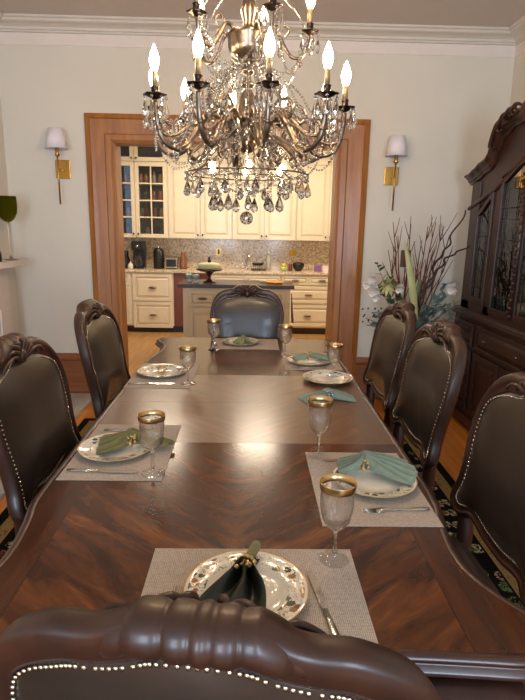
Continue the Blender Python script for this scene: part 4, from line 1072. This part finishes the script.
def cup_pull(d, x, y, z, w_=.055):
    b = MB(); rows = []
    for i in range(13):
        a = pi * i / 12; rows.append([(x - w_ * cos(a) * (1), y - .004 - .024 * sin(b_) * max(.15, sin(a)), z + .016 * cos(b_) * max(.3, sin(a))) for b_ in [pi * k / 6 for k in range(7)]])
    b.grid(rows); part('cup_pull', b, M['bronze'], d, world=True)
Z0, Z1, Z2 = 1.378, 2.455, 2.86
kxs = [-2.18, -1.735, -1.275, -1.225, -.765, -.30, .175, .655, 1.125, 1.60]
units = [(-2.20, -1.245, True), (-1.245, -.30, False), (-.30, .655, False), (.655, 1.61, False)]
labs = ['cream kitchen wall cabinet with glass paned doors beside the coffee makers', 'cream kitchen wall cabinet with solid doors just right of the glass one', 'cream kitchen wall cabinet above the sink, behind the chandelier drops', 'rightmost cream kitchen wall cabinet with solid doors']
for (x0, x1, gl), lab in zip(units, labs):
    t = thing('wall_cabinet', lab, 'cabinet', ((x0 + x1) / 2, (UF + KY) / 2, Z0), 0, 'kitchen wall cabinets')
    b = MB()
    if gl:
        b.box(x0 + .001, x0 + .02, UF, UBK, Z0, Z2).box(x1 - .02, x1 - .001, UF, UBK, Z0, Z2).box(x0 + .02, x1 - .02, UF, UBK, Z0, Z0 + .02).box(x0 + .02, x1 - .02, UF, UBK, Z1 - .01, Z1 + .02).box(x0 + .02, x1 - .02, UF, UBK, Z2 - .02, Z2)
        b.box((x0 + x1) / 2 - .012, (x0 + x1) / 2 + .012, UF, UF + .03, Z0, Z2)
    else: b.box(x0 + .001, x1 - .001, UF, UBK, Z0, Z2)
    part('body', b, M['cream'], t, world=True)
    xm = (x0 + x1) / 2
    if gl:
        part('back_panel', MB().box(x0 + .02, x1 - .02, UBK - .02, UBK - .005, Z0 + .02, Z2 - .02), M['dkglassback'], t, world=True)
        for k in range(1, 4):
            zz = Z0 + .055 + (Z1 - Z0 - .11) * k / 4; part('shelf', MB().box(x0 + .021, x1 - .021, UF + .03, UBK - .021, zz - .006, zz + .006), M['cream'], t, world=True)
    for a, c, kx in ((x0 + .012, xm - .004, xm - .035), (xm + .004, x1 - .012, xm + .035)):
        d = cab_door(a, c, Z0 + .005, Z1 - .005, UF, t, M['cream'], gl, 2, 4); kknob(d, kx, UF - .02, Z0 + .06)
        d = cab_door(a, c, Z1 + .01, Z2 - .01, UF, t, M['cream'], gl, 1, 1, 'top_door'); kknob(d, kx, UF - .02, Z1 + .05)
# jars and bottles behind the panes
cols_ = [rgb(110, 60, 52), rgb(150, 134, 100), rgb(70, 92, 66), rgb(176, 168, 150), rgb(92, 74, 88), rgb(58, 64, 84), rgb(140, 104, 66), rgb(160, 96, 84)]
jm = [plain('jar_glaze', c, .3) for c in cols_]
jb = MB().lathe([(0, 0), (.032, 0), (.035, .008), (.035, .09), (.025, .11), (.025, .135), (0, .135)], 14)
bb = MB().lathe([(0, 0), (.026, 0), (.028, .006), (.028, .11), (.010, .14), (.010, .175), (0, .175)], 14)
pj = mesh_obj('spice_jar', jb, jm[0]).data; pb = mesh_obj('bottle', bb, jm[1]).data
for o in [o for o in bpy.data.objects if o.data in (pj, pb)]: bpy.data.objects.remove(o)
jar_meshes = []
for m_ in jm:
    a = pj.copy(); a.materials[0] = m_; c = pb.copy(); c.materials[0] = m_; jar_meshes.append((a, c))
names_c = ['brick red', 'tan', 'green', 'cream', 'plum', 'blue', 'amber', 'coral']
wh = ['bottom shelf', 'second shelf from the bottom', 'third shelf from the bottom', 'top shelf']
for k in range(4):
    zz = Z0 + .0205 if k == 0 else Z0 + .055 + (Z1 - Z0 - .11) * k / 4 + .0065
    for j, xx in enumerate((-2.10, -1.98, -1.87, -1.66, -1.57, -1.46, -1.37)):
        ci = rnd.randrange(8); isb = rnd.random() < .4
        o = bpy.data.objects.new('bottle' if isb else 'spice_jar', jar_meshes[ci][1 if isb else 0]); COL.objects.link(o)
        o.location = (xx + rnd.uniform(-.015, .015), UF + .08 + rnd.uniform(0, .08), zz); kd = 'bottle' if isb else 'jar'
        o['label'] = '%s %s behind glass, %s from the left on the %s' % (names_c[ci], kd, ['first', 'second', 'third', 'fourth', 'fifth', 'sixth', 'seventh'][j], wh[k]); o['category'] = kd; o['group'] = '%s %ss on the %s' % (names_c[ci], kd, wh[k])

# backsplash, worktop, base cabinets
struct('wall_backsplash', MB().box(KX0, KX1, KY - .012, KY, .93, 1.42), M['granite'])
LF = 7.87
solo('granite_worktop', MB().box(-2.2, 1.6, LF - .035, KY - .013, .893, .928), M['granite'], 'long speckled granite kitchen worktop under the wall cabinets', 'worktop', bevel=.004)
def basecab(x0, x1, rows_, lab, mat=None, toe=True, cols=1, tk=None):
    mat = mat or M['cream']; t = thing('base_cabinet', lab, 'cabinet', ((x0 + x1) / 2, (LF + KY) / 2, 0), 0, 'kitchen base cabinets')
    part('body', MB().box(x0 + .001, x1 - .001, LF, KY - .015, .10, .892), mat, t, world=True)
    part('toe_kick', MB().box(x0 + .001, x1 - .001, LF + .05, KY - .015, .001, .10), M['black'] if tk is None else tk, t, world=True)
    for z0, z1, cs in rows_:
        for c in range(cs):
            a = x0 + .012 + (x1 - x0 - .024) * c / cs + .003; e = x0 + .012 + (x1 - x0 - .024) * (c + 1) / cs - .003
            d = cab_door(a, e, z0, z1, LF, t, mat, name='drawer', fr=.045 if z1 - z0 > .17 else .03); cup_pull(d, (a + e) / 2, LF - .02, (z0 + z1) / 2)
basecab(-2.2, -1.755, [(.70, .875, 1), (.12, .69, 1)], 'narrow cream base cabinet at the left end of the kitchen worktop')
basecab(-1.755, -1.145, [(.475, .868, 1), (.075, .455, 1)], 'cream base cabinet with two deep drawers under the coffee makers', tk=M['black'])
t = thing('dishwasher_panel', 'reddish wood fronted appliance between the deep drawers and the island', 'appliance', (-.87, 8.1, 0))
part('front', MB().box(-1.143, -.60, LF - .005, KY - .015, .10, .892), wood('cherry_panel', rgb(84, 40, 26), rgb(128, 66, 42), (8, 8, 2), .35, .3), t, world=True); part('toe_kick', MB().box(-1.143, -.60, LF + .05, KY - .015, .001, .10), M['black'], t, world=True)
basecab(-.598, .43, [(.70, .868, 2), (.12, .68, 2)], 'cream sink base cabinet behind the island')
basecab(.432, 1.25, [(.745, .875, 2), (.475, .725, 1), (.125, .445, 1)], 'cream base cabinet with three rows of drawers at the right', tk=M['walnut'])
basecab(1.252, 1.60, [(.70, .868, 1), (.12, .68, 1)], 'rightmost cream base cabinet behind the doorway casing')

# island
it = thing('kitchen_island', 'taupe kitchen island with dark wood top standing behind the far dining chair', 'kitchen island', (-.18, 6.5, 0))
part('body', MB().box(-.80, .455, 6.23, 6.76, .09, .862), M['cream_d'], it, .003, world=True)
part('plinth', MB().box(-.76, .42, 6.27, 6.72, .0005, .09), M['black'], it, world=True)
part('island_top', MB().box(-.86, .50, 6.19, 6.80, .863, .905), M['islandtop'], it, .006, world=True)
for x0, x1 in ((-.735, -.40), (-.36, -.03), (.02, .39)):
    if x0 != -.36:
        d = cab_door(x0, x1, .645, .83, 6.23, it, M['cream_d'], name='drawer', fr=.035); cup_pull(d, (x0 + x1) / 2, 6.21, .735)
    else:
        d = cab_door(x0, x1, .645, .83, 6.23, it, M['cream_d'], name='drawer', fr=.035)
    cab_door(x0, x1, .12, .62, 6.23, it, M['cream_d'], name='door', fr=.055)
b = MB(); rows = []
for i in range(13):
    z = .80 - .34 * i / 12; rows.append([(.475 + .004 + .010 * sin(j * 1.1 + i * .15) * (i / 12) + (.02 * i / 12), 6.30 + (j - 6) * .010 * (.5 + .6 * i / 12), z) for j in range(13)])
b.grid(rows); o = solo('dish_towel', b, plain('slate_blue_towel', rgb(96, 100, 116), .9, vary=.2, scale=30), 'slate blue dish towel hanging from the right end of the island', 'towel')
m = o.modifiers.new('s', 'SOLIDIFY'); m.thickness = .006
t = thing('cake_stand', 'dark red footed cake stand on the kitchen island', 'cake stand', (-.505, 6.42, .906))
part('stand', MB().lathe([(0, 0), (.075, 0), (.078, .008), (.05, .02), (.02, .04), (.018, .07), (.03, .10), (.06, .125), (.13, .14), (.155, .145), (.158, .165), (.15, .165), (.145, .1645), (0, .1645)], 32), plain('dark_red_glass', rgb(60, 24, 26), .15, coat=.6), t)
cake = thing('layer_cake', 'pale frosted cake on the cake stand', 'cake', (-.505, 6.42, 1.0715))
part('cake_body', MB().lathe([(0, 0), (.125, 0), (.13, .01), (.128, .05), (.115, .062), (.06, .07), (0, .072)], 28, mod=lambda a, z, k: 1 + .02 * cos(14 * a)), plain('frosting', rgb(196, 196, 150), .7), cake)
part('cake_topper', MB().lathe([(0, .072), (.018, .072), (.022, .09), (.012, .11), (.016, .13), (0, .145)], 12), M['bronze_d'], cake)
solo('votive_glass', MB().lathe([(0, 0), (.03, 0), (.034, .004), (.012, .03), (.014, .045), (.04, .075), (.042, .10), (.039, .10), (.036, .078), (0, .05)], 18), plain('aqua_glass_dish', rgb(150, 176, 170), .1, coat=.5), 'small aqua glass dish at the left end of the island', 'dish', loc=(-.745, 6.40, .9055))
solo('votive_glass', MB().lathe([(0, 0), (.03, 0), (.034, .004), (.012, .03), (.014, .045), (.04, .075), (.042, .10), (.039, .10), (.036, .078), (0, .05)], 18), bpy.data.materials['aqua_glass_dish'], 'small aqua glass dish between its twin and the cake stand', 'dish', loc=(-.655, 6.32, .9055))
solo('serving_tray', MB().lathe([(0, 0), (.09, 0), (.11, .02), (.107, .02), (.088, .006), (0, .006)], 28), plain('amber_tray', rgb(206, 140, 50), .3), 'small amber tray at the right end of the island', 'tray', loc=(.28, 6.45, .9055))
solo('pastry', MB().ball((0, 0, .02), .02, 10, 8, (2.4, 1.2, 1)), plain('pastry_crust', rgb(216, 200, 160), .7), 'pale pastry beside the amber tray on the island', 'pastry', loc=(.14, 6.5, .9055))

# worktop objects
ZW = .9285
t = thing('coffee_machine', 'tall black coffee machine against the backsplash, left group', 'coffee machine', (-1.70, 8.15, ZW))
part('body', MB().box(-.085, .085, .02, .16, 0, .40).box(-.085, .085, -.10, .02, .27, .40).box(-.085, .085, -.10, .02, 0, .03), M['black'], t, .008)
part('carafe', MB().lathe([(0, .031), (.055, .031), (.065, .06), (.06, .12), (.04, .16), (.042, .18), (0, .18)], 20, (0, -.04, 0)), M['glass'], t)
part('dial', MB().lathe([(0, 0), (.02, 0), (.02, .01), (0, .01)], 14).move(Matrix.Translation((0, -.101, .33)) @ Matrix.Rotation(pi / 2, 4, 'X')), M['silver'], t)
t = thing('pod_coffee_maker', 'slim black canister shaped coffee maker next to the small white framed screen', 'coffee maker', (-1.40, 8.15, ZW))
part('body', MB().lathe([(0, 0), (.075, 0), (.08, .01), (.078, .26), (.07, .27), (.062, .275), (.062, .30), (0, .305)], 24), M['black'], t); part('lid_knob', MB().ball((0, 0, .312), .016, 8, 6), M['silver'], t)
t = thing('toaster', 'small toaster with pale frame and dark front beside the black canister', 'toaster', (-1.205, 8.16, ZW))
part('body', MB().box(-.095, .095, -.09, .12, .012, .17), M['silver'], t, .012); part('dark_front', MB().box(-.072, .072, -.096, -.089, .035, .145), M['black'], t, .004); part('feet', MB().box(-.08, .08, -.07, .1, 0, .012), M['black'], t)
solo('ceramic_jar', MB().lathe([(0, 0), (.035, 0), (.04, .02), (.036, .06), (.03, .07), (.012, .085), (.008, .1), (0, .105)], 18), M['white'], 'small cream lidded jar in front of the tall coffee machine', 'jar', loc=(-1.80, 8.02, ZW))
solo('black_kettle', MB().lathe([(0, 0), (.06, 0), (.07, .03), (.06, .14), (.04, .18), (.045, .25), (0, .26)], 20), M['black'], 'black thermos jug at the far left of the kitchen worktop', 'jug', loc=(-1.91, 8.22, ZW))
solo('copper_vase', MB().lathe([(0, 0), (.055, 0), (.06, .03), (.05, .12), (.032, .19), (.03, .23), (.038, .25), (.032, .25), (0, .22)], 22), plain('copper_brown', rgb(138, 92, 70), .3, .3), 'copper brown vase right of the toaster', 'vase', loc=(-1.04, 8.2, ZW))
t = thing('kitchen_faucet', 'arched chrome kitchen faucet at the sink behind the island', 'faucet', (-.08, 8.30, ZW))
part('spout', MB().tube(cr([(0, 0, 0), (0, 0, .15), (.01, -.03, .22), (.03, -.10, .22), (.035, -.13, .15)], 6), .014, 10).lathe([(0, 0), (.03, 0), (.03, .01), (.018, .03), (0, .03)], 16), M['chrome'], t); part('lever', MB().tube([(-.02, 0, .05), (-.07, -.02, .09)], [.008, .006], 8), M['chrome'], t)
t = thing('dish_rack', 'dark dish rack with pans drying right of the faucet', 'dish rack', (.10, 8.16, ZW))
b = MB().box(-.11, .11, -.13, .13, 0, .012)
for k in range(8): xx = -.1 + k * .0285; b.tube([(xx, -.12, .01), (xx, -.12, .07), (xx, .12, .07), (xx, .12, .01)], .003, 5)
part('rack', b, M['black'], t)
solo('drying_pan', MB().lathe([(0, 0), (.07, 0), (.09, .03), (.088, .03), (.068, .004), (0, .004)], 24).tube([(.088, 0, .02), (.16, 0, .03)], .008, 6), M['black'], 'upturned black pan resting on the dish rack', 'pan', loc=(.09, 8.15, ZW + .0745), rz=1)
t = thing('soap_dispenser', 'tall clear bottle standing right of the dish rack', 'bottle', (.255, 8.25, ZW))
part('bottle', MB().lathe([(0, 0), (.035, 0), (.038, .01), (.036, .17), (.014, .20), (.013, .22), (0, .22)], 18), plain('pale_grey_glass', rgb(170, 168, 160), .15, coat=.5), t); part('pump', MB().tube([(0, 0, .22), (0, 0, .26), (0, -.04, .262)], .006, 6), M['silver'], t)
t = thing('sponge_cup', 'pale green cup with yellow scrub brush right of the sink', 'cup', (.485, 8.08, ZW))
part('cup', MB().lathe([(0, 0), (.04, 0), (.05, .07), (.047, .07), (.038, .005), (0, .005)], 20), plain('pale_green_ceramic', rgb(170, 190, 120), .35), t); part('scrubber', MB().ball((0, 0, .085), .035, 10, 8, (1, 1, .8)), plain('yellow_scrubber', rgb(226, 196, 50), .8), t)
solo('red_canister', MB().lathe([(0, 0), (.028, 0), (.03, .005), (.03, .10), (.02, .11), (0, .112)], 16), jm[0], 'brick red canister between the pale green cup and dark bowl', 'canister', loc=(.585, 8.16, ZW))
solo('dark_bowl', MB().lathe([(0, 0), (.04, 0), (.05, .01), (.085, .06), (.09, .10), (.08, .12), (0, .135)], 24), M['black'], 'dark covered bowl on the right part of the worktop', 'bowl', loc=(.71, 8.17, ZW))
pm = plain('purple_box_card', rgb(128, 90, 140), .6)
solo('purple_box', MB().box(-.05, .05, -.03, .03, 0, .09), pm, 'small purple box near the right end of the worktop', 'box', loc=(1.00, 8.12, ZW), bevel=.003)
solo('white_box', MB().box(-.055, .055, -.03, .03, .0, .085), plain('pinkish_white_card', rgb(226, 208, 214), .6), 'small pale pink box at the right end of the worktop', 'box', loc=(1.13, 8.12, ZW), bevel=.003)
def outlet(x, m_, lab, h=.12, w_=.075):
    t = thing('wall_outlet', lab, 'outlet', (x, KY - .012, 1.12)); part('cover_plate', MB().box(-w_ / 2, w_ / 2, -.008, -.0003, 0, h), m_, t, .002); part('socket', MB().box(-.015, .015, -.0095, -.008, .02, h - .02), M['black'] if m_ is not M['white'] else M['cream'], t)
outlet(-.52, M['brass'], 'brass outlet cover on the backsplash behind the cake stand')
outlet(.46, M['white'], 'white outlet cover on the backsplash above the pale green cup')
solo('sticky_note', MB().box(-.055, .055, -.0025, -.0003, 0, .10), plain('yellow_note_paper', rgb(214, 176, 60), .8), 'yellow note on the backsplash right of the white outlet', 'note', loc=(.64, KY - .0125, 1.13))
# kitchen ceiling fixtures
for kx, ky in ((-1.2, 6.9), (0.1, 6.9), (1.3, 6.9)):
    o = solo('ceiling_light', MB().box(-.27, .27, -.27, .27, 0, .02), M['downlight'], 'square flush ceiling light in the kitchen', 'ceiling light', 'kitchen ceiling lights', loc=(kx, ky, 2.878)); o['label'] = 'square flush kitchen ceiling light, ' + ('leftmost of three' if kx < -1 else 'middle of three' if kx < 1 else 'rightmost of three')
